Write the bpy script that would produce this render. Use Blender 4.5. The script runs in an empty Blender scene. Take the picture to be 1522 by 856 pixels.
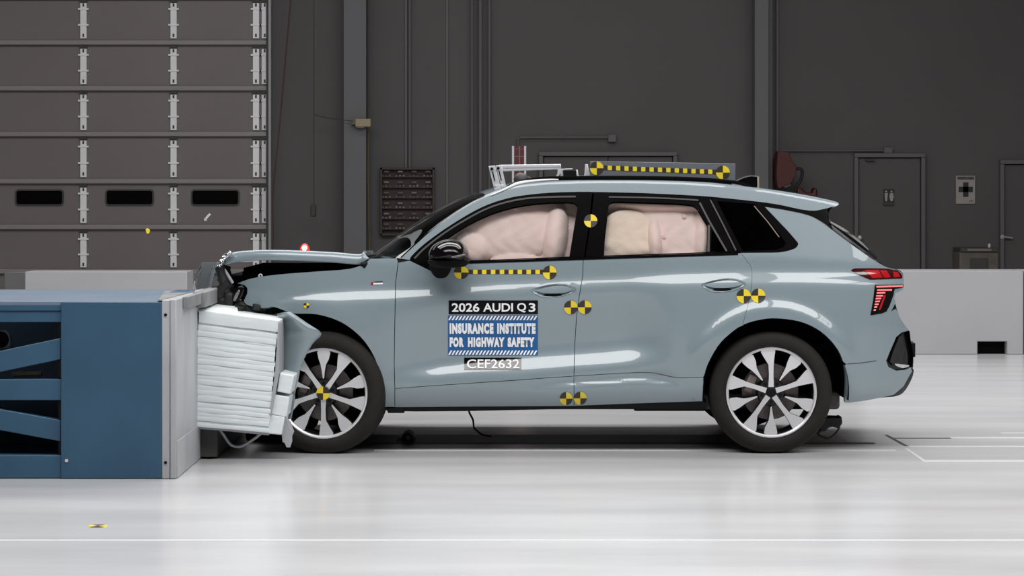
import bpy, bmesh, math, random
import numpy as np
from mathutils import Vector, Matrix, geometry
random.seed(7)
rng = np.random.default_rng(7)
PI = math.pi
SC = bpy.context.scene
COL = SC.collection

# ------------------------------------------------------------------ camera
CAMY, CAMZ, F, VX, HY = -13.48, 1.47, 3450.0, 745.0, 299.0     # focal length in pixels of the 1522 wide frame
cd = bpy.data.cameras.new('camera'); cam = bpy.data.objects.new('camera', cd); COL.objects.link(cam)
cam.location = (0, CAMY, CAMZ); cam.rotation_euler = (PI / 2, 0, 0)
cd.sensor_width = 36; cd.lens = F / 1522 * 36
cd.shift_x = (761 - VX) / 1522; cd.shift_y = -(428 - HY) / 1522
cd.clip_end = 200; SC.camera = cam

# ------------------------------------------------------------------ light
w = bpy.data.worlds.new('world'); SC.world = w; w.use_nodes = True
w.node_tree.nodes['Background'].inputs[0].default_value = (0.9, 0.95, 1, 1)
w.node_tree.nodes['Background'].inputs[1].default_value = 0.02
def area(name, loc, sx, sy, power, color=(1, 0.985, 0.97), spread=180):
    l = bpy.data.lights.new(name, 'AREA'); l.shape = 'RECTANGLE'; l.size = sx; l.size_y = sy
    l.energy = power; l.color = color; l.spread = math.radians(spread)
    o = bpy.data.objects.new(name, l); COL.objects.link(o); o.location = loc
    return o
area('overhead_area_light', (-1.8, -5.4, 8.0), 8.1, 3.6, 730)
area('overhead_area_light', (6.4, -5.4, 8.0), 7.3, 3.6, 660)
area('overhead_area_light', (1.0, 5.0, 8.0), 15.0, 2.4, 760)
area('overhead_area_light', (0.5, 2.0, 8.0), 14.0, 1.4, 420)  # added overhead fill that brightens the floor behind the car
area('overhead_area_light', (13.2, -5.4, 8.0), 5.0, 3.6, 330)
area('wall_fill_light', (-4.0, 13.0, 8.2), 16.0, 1.5, 230)  # added fill lamp that brightens the back wall and roll-up door
SC.view_settings.view_transform = 'Standard'; SC.view_settings.look = 'None'
SC.view_settings.gamma = 1; SC.view_settings.use_curve_mapping = False
SC.view_settings.exposure = 0.0

# ------------------------------------------------------------------ helpers
def S(y): return F / (y - CAMY)
def W(px, py, y=0.0):
    s = S(y); return Vector(((px - VX) / s, y, CAMZ - (py - HY) / s))
def X(px, y=0.0): return (px - VX) / S(y)
def Z(py, y=0.0): return CAMZ - (py - HY) / S(y)
def srgb(r, g, b):
    f = lambda c: (c / 255 / 12.92) if c / 255 <= 0.04045 else ((c / 255 + 0.055) / 1.055) ** 2.4
    return (f(r), f(g), f(b), 1)

MATS = {}
def mat(name, col, rough=0.5, metal=0.0, spec=0.5, coat=0.0, noise=0.0, nscale=8.0, nstretch=(1, 1, 1), bump=0.0, bscale=200.0, emit=None, estr=0.0, trans=None):
    m = bpy.data.materials.new(name); m.use_nodes = True; MATS[name] = m
    nt = m.node_tree; N = nt.nodes; L = nt.links
    b = N['Principled BSDF']
    c = col if len(col) == 4 else tuple(col) + (1,)
    b.inputs['Base Color'].default_value = c
    b.inputs['Roughness'].default_value = rough; b.inputs['Metallic'].default_value = metal
    b.inputs['Specular IOR Level'].default_value = spec
    b.inputs['Coat Weight'].default_value = coat; b.inputs['Coat Roughness'].default_value = 0.03
    if emit: b.inputs['Emission Color'].default_value = tuple(emit[:3]) + (1,); b.inputs['Emission Strength'].default_value = estr
    if noise or bump:
        tc = N.new('ShaderNodeTexCoord')
        mp = N.new('ShaderNodeMapping'); mp.inputs['Scale'].default_value = nstretch
        L.new(tc.outputs['Object'], mp.inputs['Vector'])
    if noise:
        n = N.new('ShaderNodeTexNoise'); n.inputs['Scale'].default_value = nscale; n.inputs['Detail'].default_value = 5
        L.new(mp.outputs[0], n.inputs['Vector'])
        r = N.new('ShaderNodeValToRGB')
        r.color_ramp.elements[0].position = 0.3; r.color_ramp.elements[1].position = 0.7
        r.color_ramp.elements[0].color = tuple(min(1, v * (1 - noise)) for v in c[:3]) + (1,)
        r.color_ramp.elements[1].color = tuple(min(1, v * (1 + noise)) for v in c[:3]) + (1,)
        L.new(n.outputs['Fac'], r.inputs[0]); L.new(r.outputs[0], b.inputs['Base Color'])
    if bump:
        n2 = N.new('ShaderNodeTexNoise'); n2.inputs['Scale'].default_value = bscale; n2.inputs['Detail'].default_value = 3
        L.new(mp.outputs[0], n2.inputs['Vector'])
        bp = N.new('ShaderNodeBump'); bp.inputs['Strength'].default_value = bump; bp.inputs['Distance'].default_value = 0.01
        L.new(n2.outputs['Fac'], bp.inputs['Height']); L.new(bp.outputs[0], b.inputs['Normal'])
    return m
def glass(name, tint, ior=1.45, rough=0.0):
    m = bpy.data.materials.new(name); m.use_nodes = True; MATS[name] = m
    nt = m.node_tree; N = nt.nodes; L = nt.links; N.remove(N['Principled BSDF'])
    t = N.new('ShaderNodeBsdfTransparent'); t.inputs[0].default_value = tuple(tint) + (1,)
    g = N.new('ShaderNodeBsdfGlossy'); g.inputs['Roughness'].default_value = rough; g.inputs[0].default_value = (1, 1, 1, 1)
    f = N.new('ShaderNodeFresnel'); f.inputs[0].default_value = ior
    x = N.new('ShaderNodeMixShader'); L.new(f.outputs[0], x.inputs[0]); L.new(t.outputs[0], x.inputs[1]); L.new(g.outputs[0], x.inputs[2])
    L.new(x.outputs[0], N['Material Output'].inputs[0]); return m

M = MATS
mat('paint', (0.220, 0.280, 0.311), 0.38, 0.0, 0.5, 1.0, noise=0.02, nscale=2)
mat('gloss_black', (0.004, 0.0035, 0.004), 0.10, 0, 0.45, 0.0)
mat('satin_black', (0.006, 0.006, 0.006), 0.5, spec=0.15, bump=0.1, bscale=300)
mat('seal_grey', (0.05, 0.048, 0.047), 0.5)
mat('dark_void', (0.004, 0.004, 0.004), 0.9, spec=0.1)
mat('dark_parts', (0.012, 0.011, 0.011), 0.55, noise=0.5, nscale=20)
mat('rubber', (0.016, 0.0145, 0.0125), 0.75, spec=0.25, noise=0.15, nscale=12, bump=0.15, bscale=90)
mat('machined', (0.84, 0.84, 0.86), 0.30, 0.65)
mat('rim_black', (0.01, 0.01, 0.011), 0.3)
mat('disc_steel', (0.16, 0.14, 0.135), 0.5, 0.6, noise=0.2, nscale=30)
mat('caliper', (0.30, 0.25, 0.23), 0.6, 0.3)
mat('chrome', (0.82, 0.82, 0.84), 0.12, 1.0)
mat('lamp_red', (0.32, 0.006, 0.010), 0.12, 0, 0.5, 1.0, emit=(1, 0.02, 0.03), estr=0.16)
mat('lamp_dark', (0.05, 0.004, 0.005), 0.12, 0, 0.5, 1.0)
mat('led', (0.6, 0.05, 0.05), 0.3, emit=(1, 0.16, 0.17), estr=1.5)
mat('yellow', (0.80, 0.62, 0.03), 0.5)
mat('sticker_black', (0.03, 0.022, 0.014), 0.5)
mat('decal_black', (0.003, 0.003, 0.004), 0.3, 0, 0.1)
mat('decal_black_gloss', (0.003, 0.003, 0.004), 0.10, 0, 0.6)
mat('decal_white', (0.85, 0.86, 0.88), 0.4)
mat('decal_blue', (0.020, 0.115, 0.31), 0.4, 0, 0.2)
mat('airbag', (0.93, 0.775, 0.735), 0.85, bump=0.25, bscale=40, noise=0.06, nscale=6)
mat('airbag_cream', (0.94, 0.81, 0.70), 0.85, bump=0.25, bscale=40, noise=0.05, nscale=6)
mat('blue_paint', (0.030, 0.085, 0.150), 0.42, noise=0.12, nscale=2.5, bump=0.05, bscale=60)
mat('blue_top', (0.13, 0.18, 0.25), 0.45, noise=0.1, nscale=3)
mat('steel', (0.42, 0.43, 0.45), 0.48, 0.15, noise=0.18, nscale=3, nstretch=(1, 1, 0.4))
mat('steel_dark', (0.25, 0.255, 0.265), 0.5, 0.2, noise=0.25, nscale=4)
mat('honeycomb', (0.72, 0.775, 0.79), 0.5, 0.0, noise=0.04, nscale=6, nstretch=(1, 1, 6), bump=0.12, bscale=14)
mat('alu', (0.72, 0.73, 0.75), 0.38, 0.35)
mat('alu_dull', (0.36, 0.37, 0.385), 0.5, 0.1)
mat('plate_grey', (0.17, 0.185, 0.21), 0.35, 0.3)
mat('kwhite', (0.37, 0.37, 0.39), 0.55, noise=0.03, nscale=2)
mat('wall_grey', (0.088, 0.083, 0.083), 0.6, noise=0.06, nscale=0.6)
mat('trim_grey', (0.128, 0.124, 0.126), 0.55)
mat('column_grey', (0.138, 0.138, 0.146), 0.55)
mat('door_grey', (0.195, 0.175, 0.170), 0.5, noise=0.05, nscale=0.8)
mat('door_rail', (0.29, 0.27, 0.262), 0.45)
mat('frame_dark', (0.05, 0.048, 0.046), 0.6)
mat('rack_brown', (0.052, 0.036, 0.033), 0.6, noise=0.2, nscale=6)
mat('red_dark', (0.075, 0.007, 0.007), 0.45)
mat('red_board', (0.14, 0.016, 0.022), 0.5)
mat('box_tan', (0.36, 0.30, 0.20), 0.6)
mat('crate_brown', (0.11, 0.095, 0.08), 0.6, noise=0.2, nscale=6)
mat('sign_cream', (0.38, 0.34, 0.33), 0.5)
mat('sign_black', (0.02, 0.018, 0.018), 0.5)
mat('ceiling_grey', (0.04, 0.04, 0.042), 0.8)
mat('wall_dark', (0.04, 0.04, 0.042), 0.8)
mat('strip_alu', (0.93, 0.94, 0.95), 0.45)
mat('beacon_red', (0.6, 0.02, 0.02), 0.2, emit=(1, 0.03, 0.02), estr=0.9)
mat('beacon_core', (1, 0.9, 0.85), 0.3, emit=(1, 0.8, 0.75), estr=9)
mat('headlamp', (0.35, 0.32, 0.34), 0.15, 0.6, coat=1)
mat('floor_line', (0.70, 0.71, 0.73), 0.3)
mat('floor_dark', (0.08, 0.078, 0.078), 0.45)
mat('track_brown', (0.36, 0.33, 0.32), 0.45, noise=0.2, nscale=3, nstretch=(0.3, 2, 1))
mat('wire_black', (0.012, 0.012, 0.012), 0.6)
mat('cable_red', (0.085, 0.04, 0.038), 0.6)
mat('pipe_tan', (0.13, 0.095, 0.05), 0.6)
mat('small_parts', (0.22, 0.18, 0.175), 0.5)
glass('side_glass', (0.97, 0.97, 0.965))
glass('tint_glass', (0.05, 0.045, 0.045))
glass('shield_glass', (0.30, 0.32, 0.32))

# the floor: light grey coated concrete, faintly streaked along the runway
def floor_material():
    m = bpy.data.materials.new('floor_coat'); m.use_nodes = True; MATS['floor_coat'] = m
    nt = m.node_tree; N = nt.nodes; L = nt.links; b = N['Principled BSDF']
    tc = N.new('ShaderNodeTexCoord'); mp = N.new('ShaderNodeMapping'); mp.inputs['Scale'].default_value = (0.35, 1.6, 1)
    L.new(tc.outputs['Object'], mp.inputs['Vector'])
    n = N.new('ShaderNodeTexNoise'); n.inputs['Scale'].default_value = 1.3; n.inputs['Detail'].default_value = 7
    L.new(mp.outputs[0], n.inputs['Vector'])
    r = N.new('ShaderNodeValToRGB')
    r.color_ramp.elements[0].position = 0.3; r.color_ramp.elements[1].position = 0.72
    r.color_ramp.elements[0].color = (0.525, 0.525, 0.54, 1); r.color_ramp.elements[1].color = (0.62, 0.62, 0.635, 1)
    L.new(n.outputs['Fac'], r.inputs[0]); L.new(r.outputs[0], b.inputs['Base Color'])
    r2 = N.new('ShaderNodeMapRange'); r2.inputs[3].default_value = 0.15; r2.inputs[4].default_value = 0.27
    L.new(n.outputs['Fac'], r2.inputs[0]); L.new(r2.outputs[0], b.inputs['Roughness'])
    b.inputs['Specular IOR Level'].default_value = 0.5
floor_material()

PW = {}                                                    # world origin of each object (all objects are unrotated)
def tag(o, label=None, cat=None, group=None, kind=None):
    if label: o['label'] = label
    if cat: o['category'] = cat
    if group: o['group'] = group
    if kind: o['kind'] = kind
    return o
def empty(name, loc, parent=None):
    o = bpy.data.objects.new(name, None); COL.objects.link(o); o.empty_display_size = 0.1
    o.location = Vector(loc) - (PW[parent.name] if parent else Vector()); o.parent = parent
    PW[o.name] = Vector(loc); return o
def link(name, me, mats, parent=None, sharp=35, normals=None):
    for m in (mats if isinstance(mats, (list, tuple)) else [mats]): me.materials.append(M[m])
    n = len(me.vertices)
    co = np.empty(n * 3); me.vertices.foreach_get('co', co); co = co.reshape(-1, 3)
    c = (co.min(0) + co.max(0)) / 2; me.vertices.foreach_set('co', (co - c).ravel())
    if sharp is not None:
        me.polygons.foreach_set('use_smooth', [True] * len(me.polygons)); me.update()
        if normals is None: me.set_sharp_from_angle(angle=math.radians(sharp))
    me.update()
    if normals is not None: me.normals_split_custom_set_from_vertices(normals)
    o = bpy.data.objects.new(name, me); COL.objects.link(o)
    cv = Vector(c); o.location = cv - (PW[parent.name] if parent else Vector()); o.parent = parent
    PW[o.name] = cv; return o
def dup(o, loc, parent):                                    # a copy of one mesh object that shares its data
    c = o.copy(); COL.objects.link(c); c.parent = parent
    c.location = Vector(loc) - (PW[parent.name] if parent else Vector()); PW[c.name] = Vector(loc); return c

class MB:
    def __init__(s): s.v = []; s.f = []; s.m = []
    def add(s, vs, fs, mi=0):
        b = len(s.v); s.v += [tuple(v) for v in vs]; s.f += [tuple(i + b for i in f) for f in fs]; s.m += [mi] * len(fs); return s
    def box(s, c, d, mi=0, rot=None):
        c = Vector(c); h = Vector(d) / 2
        vs = [Vector((sx * h.x, sy * h.y, sz * h.z)) for sx in (-1, 1) for sy in (-1, 1) for sz in (-1, 1)]
        if rot is not None: vs = [rot @ v for v in vs]
        return s.add([c + v for v in vs], [(0, 1, 3, 2), (4, 6, 7, 5), (0, 4, 5, 1), (2, 3, 7, 6), (0, 2, 6, 4), (1, 5, 7, 3)], mi)
    def bar(s, x0, x1, y0, y1, z0, z1, mi=0):
        return s.box(((x0 + x1) / 2, (y0 + y1) / 2, (z0 + z1) / 2), (abs(x1 - x0), abs(y1 - y0), abs(z1 - z0)), mi)
    def prism(s, pts, vec, mi=0, smi=None):                 # polygon (3D points) extruded by vec
        n = len(pts); vec = Vector(vec); a = [Vector(p) for p in pts]; nb = Vector((0, 0, 0))
        for i in range(n): nb += a[i].cross(a[(i + 1) % n])
        if nb.dot(vec) > 0: a.reverse()                     # first cap faces away from vec
        b = len(s.v); s.v += [tuple(p) for p in a] + [tuple(p + vec) for p in a]
        s.f += [tuple(range(b, b + n)), tuple(range(b + 2 * n - 1, b + n - 1, -1))]; s.m += [mi, mi]
        for i in range(n):
            j = (i + 1) % n; s.f.append((b + j, b + i, b + n + i, b + n + j)); s.m.append(mi if smi is None else smi)
        return s
    def tube(s, pts, r, n=8, mi=0, close=True):
        pts = [Vector(p) for p in pts]; rings = []
        up = Vector((0.13, 0.31, 1)).normalized()
        for i, p in enumerate(pts):
            d = (pts[min(i + 1, len(pts) - 1)] - pts[max(i - 1, 0)]).normalized()
            a = d.cross(up)
            if a.length < 0.1: a = d.cross(Vector((1, 0, 0)))
            a.normalize(); b = d.cross(a); rr = r[i] if isinstance(r, (list, tuple)) else r
            rings.append([p + (a * math.cos(2 * PI * k / n) + b * math.sin(2 * PI * k / n)) * rr for k in range(n)])
        vs = [v for g in rings for v in g]; fs = []
        for i in range(len(rings) - 1):
            for k in range(n):
                k2 = (k + 1) % n; fs.append((i * n + k, i * n + k2, (i + 1) * n + k2, (i + 1) * n + k))
        if close: fs += [tuple(range(n))[::-1], tuple(range((len(rings) - 1) * n, len(rings) * n))]
        return s.add(vs, fs, mi)
    def lathe(s, prof, c, n=48, mi=0, a0=0, a1=2 * PI, rot=None):       # prof of (y, r), axis along y through c
        c = Vector(c); full = abs(a1 - a0 - 2 * PI) < 1e-6; m_ = n if full else n + 1; vs = []
        for y, r in prof:
            for k in range(m_):
                a = a0 + (a1 - a0) * k / n; v = Vector((r * math.cos(a), y, r * math.sin(a)))
                vs.append(c + (rot @ v if rot is not None else v))
        fs = []
        for i in range(len(prof) - 1):
            for k in range(n):
                k2 = (k + 1) % m_; fs.append((i * m_ + k, i * m_ + k2, (i + 1) * m_ + k2, (i + 1) * m_ + k))
        return s.add(vs, fs, mi)
    def ball(s, c, r, mi=0, n=16):
        rx, ry, rz = (r, r, r) if not isinstance(r, (tuple, list)) else r
        vs = [(c[0], c[1], c[2] + rz)]; fs = []
        k = n // 2
        for i in range(1, k):
            t = PI * i / k
            for j in range(n):
                a = 2 * PI * j / n; vs.append((c[0] + rx * math.sin(t) * math.cos(a), c[1] + ry * math.sin(t) * math.sin(a), c[2] + rz * math.cos(t)))
        vs.append((c[0], c[1], c[2] - rz)); last = len(vs) - 1
        for j in range(n):
            fs.append((0, 1 + j, 1 + (j + 1) % n)); fs.append((last, 1 + (k - 2) * n + (j + 1) % n, 1 + (k - 2) * n + j))
            for i in range(k - 2):
                fs.append((1 + i * n + j, 1 + (i + 1) * n + j, 1 + (i + 1) * n + (j + 1) % n, 1 + i * n + (j + 1) % n))
        return s.add(vs, fs, mi)
    def dome(s, pts, c, y0, depth, n=7, mi=0, p=2.0):           # outline in pixels domed towards the viewer, apex at y0
        N_ = len(pts); vs = []
        for k in range(n):
            r = math.cos(PI / 2 * k / n); y = y0 + depth * (1 - math.sin(PI / 2 * k / n) ** (2 / p))
            vs += [W(c[0] + (q[0] - c[0]) * r, c[1] + (q[1] - c[1]) * r, y) for q in pts]
        vs.append(W(c[0], c[1], y0)); fs = []
        for k in range(n - 1):
            for i in range(N_): fs.append((k * N_ + i, k * N_ + (i + 1) % N_, (k + 1) * N_ + (i + 1) % N_, (k + 1) * N_ + i))
        for i in range(N_): fs.append(((n - 1) * N_ + i, (n - 1) * N_ + (i + 1) % N_, n * N_))
        fs.append(tuple(range(N_))[::-1]); return s.add(vs, fs, mi)
    def build(s, name, mats, parent=None, sharp=35, bevel=0.0, seg=2):
        me = bpy.data.meshes.new(name); me.from_pydata(s.v, [], s.f); me.polygons.foreach_set('material_index', s.m)
        bm = bmesh.new(); bm.from_mesh(me); bmesh.ops.recalc_face_normals(bm, faces=bm.faces); bm.to_mesh(me); bm.free()
        o = link(name, me, mats, parent, sharp)
        if bevel:
            b = o.modifiers.new('bevel', 'BEVEL'); b.width = bevel; b.segments = seg; b.limit_method = 'ANGLE'; b.angle_limit = math.radians(40); b.harden_normals = False
        return o
def loft(name, curves, mats, parent=None, flip=False, sharp=60):          # grid through a list of equal-length point rows
    me = bpy.data.meshes.new(name); n = len(curves[0]); vs = [tuple(p) for c in curves for p in c]; fs = []
    for i in range(len(curves) - 1):
        for k in range(n - 1):
            q = (i * n + k, i * n + k + 1, (i + 1) * n + k + 1, (i + 1) * n + k); fs.append(q[::-1] if flip else q)
    me.from_pydata(vs, [], fs); return link(name, me, mats, parent, sharp)
def cr(pts, n=6, closed=False):                                        # smooth curve through 2D points
    P = [np.array(p, float) for p in pts]; out = []; L_ = len(P)
    for i in range(L_ if closed else L_ - 1):
        p0 = P[(i - 1) % L_] if closed or i > 0 else 2 * P[0] - P[1]; p1 = P[i]; p2 = P[(i + 1) % L_]
        p3 = P[(i + 2) % L_] if closed or i + 2 < L_ else 2 * P[-1] - P[-2]
        for k in range(n):
            t = k / n; out.append(tuple(0.5 * ((2 * p1) + (-p0 + p2) * t + (2 * p0 - 5 * p1 + 4 * p2 - p3) * t * t + (-p0 + 3 * p1 - 3 * p2 + p3) * t ** 3)))
    if not closed: out.append(tuple(P[-1]))
    return out

# ------------------------------------------------------------------ the car's side surface: depth y over (x, z)
CW = 1.85
def sig(t): return 1 / (1 + np.exp(-np.clip(t, -40, 40)))
def sm(t): t = np.clip(t, 0, 1); return t * t * (3 - 2 * t)
def sp(t, w): return w * np.logaddexp(0, t / w)
def line(pts):
    p = np.array(pts, float); xs = (p[:, 0] - VX) / S(0); zs = CAMZ - (p[:, 1] - HY) / S(0)
    def f(x):                                                           # smooth interpolation
        h = 0.10; return (np.interp(x - h, xs, zs) + np.interp(x, xs, zs) * 2 + np.interp(x + h, xs, zs)) / 4
    return f
L_sh = line([(330, 478), (380, 461), (405, 451), (430, 444.5), (460, 441.5), (500, 440.5), (560, 439), (620, 437), (700, 431), (800, 424.5), (950, 417), (1100, 413), (1200, 413), (1400, 418)])
L_lo = line([(560, 560), (640, 554), (700, 547), (800, 541), (900, 535), (960, 528), (1040, 522)])
L_s2 = line([(700, 583), (770, 579), (870, 571), (960, 564), (1005, 573), (1040, 578)])
L_belt = line([(560, 390), (665, 394), (860, 388), (1110, 383), (1200, 386), (1400, 400)])
L_roof = line([(600, 368), (640, 340), (680, 311), (700, 298.5), (740, 281.5), (770, 274.5), (810, 270.8), (860, 268.8), (960, 268.8), (1040, 271.6), (1085, 275.6), (1150, 283.4), (1245, 300.5), (1400, 328)])
WR = (X(1148), Z(583)); WF = (X(485), Z(582))
def Yb(x, z):
    x = np.asarray(x, float); z = np.asarray(z, float)
    d = 0.03 * ((np.minimum(z, L_belt(x)) - 0.72) / 0.5) ** 2
    ws = 0.007 + 0.013 * sm((x - X(415)) / (X(540) - X(415)))
    d = d + 2.15 * ws * sig((z - L_sh(x)) / ws)
    wl = sm((x - X(555)) / (X(660) - X(555))) * (1 - sm((x - X(925)) / (X(1010) - X(925))))
    t = z - L_lo(x)
    ww = 0.020 + 0.020 * sm((x - X(600)) / (X(860) - X(600)))
    d = d + wl * 2.65 * ww * sig(t / ww) * np.exp(-(np.clip(t, 0, None) / 0.34) ** 2)
    w2 = sm((x - X(740)) / (X(860) - X(740))) * (1 - sm((x - X(980)) / (X(1030) - X(980))))
    d = d + w2 * 0.026 * (sig((z - L_s2(x)) / 0.0095) * np.exp(-(np.clip(z - L_s2(x), 0, None) / 0.06) ** 2))
    d = d + 0.05 * np.clip((0.42 - z) / 0.16, 0, None) ** 2
    d = d + 0.33 * sp(z - L_belt(x), 0.006)
    d = d + 0.9 * sp(z - L_roof(x) - 0.005, 0.005)
    r = np.hypot(x - WR[0], z - WR[1]); up = sm((z - 0.45) / 0.25)
    d = d + 0.036 * (sig((r - 0.515) / 0.015) - 1) * up * (1 - sm((r - 0.6) / 0.3))
    r = np.hypot(x - WF[0], z - WF[1])
    d = d + 0.010 * (sig((r - 0.50) / 0.02) - 1) * up * (1 - sm((x - X(500)) / 0.3))
    d = d + 0.27 * np.clip((x - 1.5) / 0.9, 0, None) ** 3 + 0.22 * np.clip((-1.05 - x) / 0.6, 0, None) ** 2
    return d + 0.025
def NB(x, z, h=1e-3):
    dx = (Yb(x + h, z) - Yb(x - h, z)) / (2 * h); dz = (Yb(x, z + h) - Yb(x, z - h)) / (2 * h)
    n = np.stack([dx, -np.ones_like(dx), dz], 1); return n / np.linalg.norm(n, axis=1)[:, None]
def to_xz(pts, off=0.0):                                               # photograph pixels -> (x, z) on the side surface
    p = np.array(pts, float); y = np.zeros(len(p))
    for _ in range(6):
        s = F / (y - CAMY); x = (p[:, 0] - VX) / s; z = CAMZ - (p[:, 1] - HY) / s; y = Yb(x, z) + off
    return np.stack([x, z], 1)
def on_side(pts, off=0.0):
    q = to_xz(pts, off); y = Yb(q[:, 0], q[:, 1]) + off
    return [Vector((a, b, c)) for a, b, c in zip(q[:, 0], y, q[:, 1])]
def resample(poly, h):
    out = []; n = len(poly)
    for i in range(n):
        a = np.array(poly[i]); b = np.array(poly[(i + 1) % n]); L_ = np.linalg.norm(b - a)
        if L_ < 1e-5: continue
        k = max(1, int(math.ceil(L_ / h)))
        for j in range(k): out.append(a + (b - a) * j / k)
    return np.array(out)
def inset(poly, d):
    n = len(poly); a = np.sum(poly[:, 0] * np.roll(poly[:, 1], -1) - np.roll(poly[:, 0], -1) * poly[:, 1])
    t = np.roll(poly, -1, 0) - np.roll(poly, 1, 0); t /= np.maximum(np.linalg.norm(t, axis=1), 1e-9)[:, None]
    nn = np.stack([-t[:, 1], t[:, 0]], 1) * (1 if a > 0 else -1); return poly + nn * d
def inside(P, poly):
    x, y = P[:, 0], P[:, 1]; r = np.zeros(len(P), bool); x1, y1 = poly[:, 0], poly[:, 1]; x2, y2 = np.roll(x1, -1), np.roll(y1, -1)
    for a, b, c, d in zip(x1, y1, x2, y2):
        if b == d: continue
        m_ = ((b > y) != (d > y)) & (x < (c - a) * (y - b) / (d - b) + a); r ^= m_
    return r
def tri2d(polys, h):
    eds = []; pts = []
    for p in polys:
        b = len(pts); pts += [tuple(q) for q in p]; eds += [(b + i, b + (i + 1) % len(p)) for i in range(len(p))]
    bd = np.array(pts); lo, hi = bd.min(0), bd.max(0)
    gx, gz = np.meshgrid(np.arange(lo[0], hi[0], h), np.arange(lo[1], hi[1], h)); gx = gx + (np.arange(gx.shape[0]) % 2)[:, None] * h * 0.5
    g = np.stack([gx.ravel(), gz.ravel()], 1)
    if len(g):
        k = inside(g, polys[0])
        for p in polys[1:]: k &= ~inside(g, p)
        g = g[k]
    if len(g):
        dm = np.full(len(g), 9.0)
        for i in range(0, len(bd), 64): dm = np.minimum(dm, np.sqrt(((g[:, None] - bd[None, i:i + 64]) ** 2).sum(2)).min(1))
        g = g[dm > h * 0.45]
    allp = [Vector(q) for q in pts] + [Vector((a, b)) for a, b in g]
    v, e, f, _, _, _ = geometry.delaunay_2d_cdt(allp, eds, [], 0, 1e-7)
    v = np.array([tuple(q) for q in v]); f = np.array([t for t in f if len(t) == 3]); c = v[f].mean(1)
    k = inside(c, polys[0])
    for p in polys[1:]: k &= ~inside(c, p)
    return v, f[k]
def panel(name, m, outline, parent, holes=(), gap=0.0, off=0.0, h=0.02, eh=0.015, flange=0.02, offn=None, far=False, raw=False, flat=False):
    """a sheet that follows the side of the car inside an outline given in the photograph's pixels; holes likewise; edges turned inwards"""
    P = inset(resample(to_xz(outline, off), eh), gap); H = [inset(resample(to_xz(q, off), eh), -gap) for q in holes]
    v, f = tri2d([P] + H, h)
    ar = np.cross(v[f[:, 1]] - v[f[:, 0]], v[f[:, 2]] - v[f[:, 0]]); f[ar < 0] = f[ar < 0][:, ::-1]
    x, z = v[:, 0], v[:, 1]; y = Yb(x, z) + off; n = NB(x, z)
    if offn is not None:
        y = y + offn(x, z); e = 1e-3
        gx = (offn(x + e, z) - offn(x - e, z)) / (2 * e); gz = (offn(x, z + e) - offn(x, z - e)) / (2 * e)
        n = np.stack([n[:, 0] / -n[:, 1] + gx, -np.ones_like(x), n[:, 2] / -n[:, 1] + gz], 1); n /= np.linalg.norm(n, axis=1)[:, None]
    vs = np.stack([x, y, z], 1); nr = n.copy(); fs = [tuple(t) for t in f]
    if flange:
        for ring in [P] + H:
            rx, rz = ring[:, 0], ring[:, 1]; ry = Yb(rx, rz) + off + (offn(rx, rz) if offn is not None else 0)
            rn = NB(rx, rz); k = len(ring); b = len(vs); t = np.roll(ring, -1, 0) - np.roll(ring, 1, 0)
            side = np.stack([t[:, 1], np.zeros(k), -t[:, 0]], 1); side /= np.maximum(np.linalg.norm(side, axis=1), 1e-9)[:, None]
            A = np.sum(ring[:, 0] * np.roll(ring[:, 1], -1) - np.roll(ring[:, 0], -1) * ring[:, 1]); cw = A < 0
            if ring is not P: cw = not cw
            if cw: side = -side
            p0 = np.stack([rx, ry, rz], 1); p1 = p0 - rn * flange
            vs = np.concatenate([vs, p0, p1]); nr = np.concatenate([nr, side, side])
            for i in range(k):
                j = (i + 1) % k; q = (b + i, b + j, b + k + j, b + k + i); fs.append(q)
    if far: vs = vs * [1, -1, 1] + [0, CW, 0]; nr = nr * [1, -1, 1]; fs = [q[::-1] for q in fs]
    if raw: return vs, fs, nr
    me = bpy.data.meshes.new(name); me.from_pydata([tuple(q) for q in vs], [], fs)
    return link(name, me, m, parent, 30, [tuple(q) for q in nr])
def text_on_side(name, m, s, rect, parent, bold=0.02, off=-0.006, fn=None):
    """lettering: a text's outline filled, spread over the pixel rectangle and laid on the side surface (or through fn)"""
    cu = bpy.data.curves.new('lettering', 'FONT'); cu.body = s; cu.offset = bold; cu.resolution_u = 4; cu.space_character = 1 + max(0, bold - .03) * 5.0
    o = bpy.data.objects.new('lettering', cu); COL.objects.link(o)
    dg = bpy.context.evaluated_depsgraph_get(); me = bpy.data.meshes.new_from_object(o.evaluated_get(dg)); bpy.data.objects.remove(o)
    n = len(me.vertices); co = np.empty(n * 3); me.vertices.foreach_get('co', co); co = co.reshape(-1, 3)
    u = (co[:, :2] - co[:, :2].min(0)) / np.ptp(co[:, :2], axis=0)
    px = rect[0] + u[:, 0] * (rect[2] - rect[0]); py = rect[3] + u[:, 1] * (rect[1] - rect[3])
    q = on_side(np.stack([px, py], 1), off) if fn is None else [fn(a, b) for a, b in zip(px, py)]
    me.vertices.foreach_set('co', np.array([tuple(k) for k in q]).ravel()); me.materials.clear(); me.update()
    me.name = name
    return link(name, me, m, parent, None)
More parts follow.
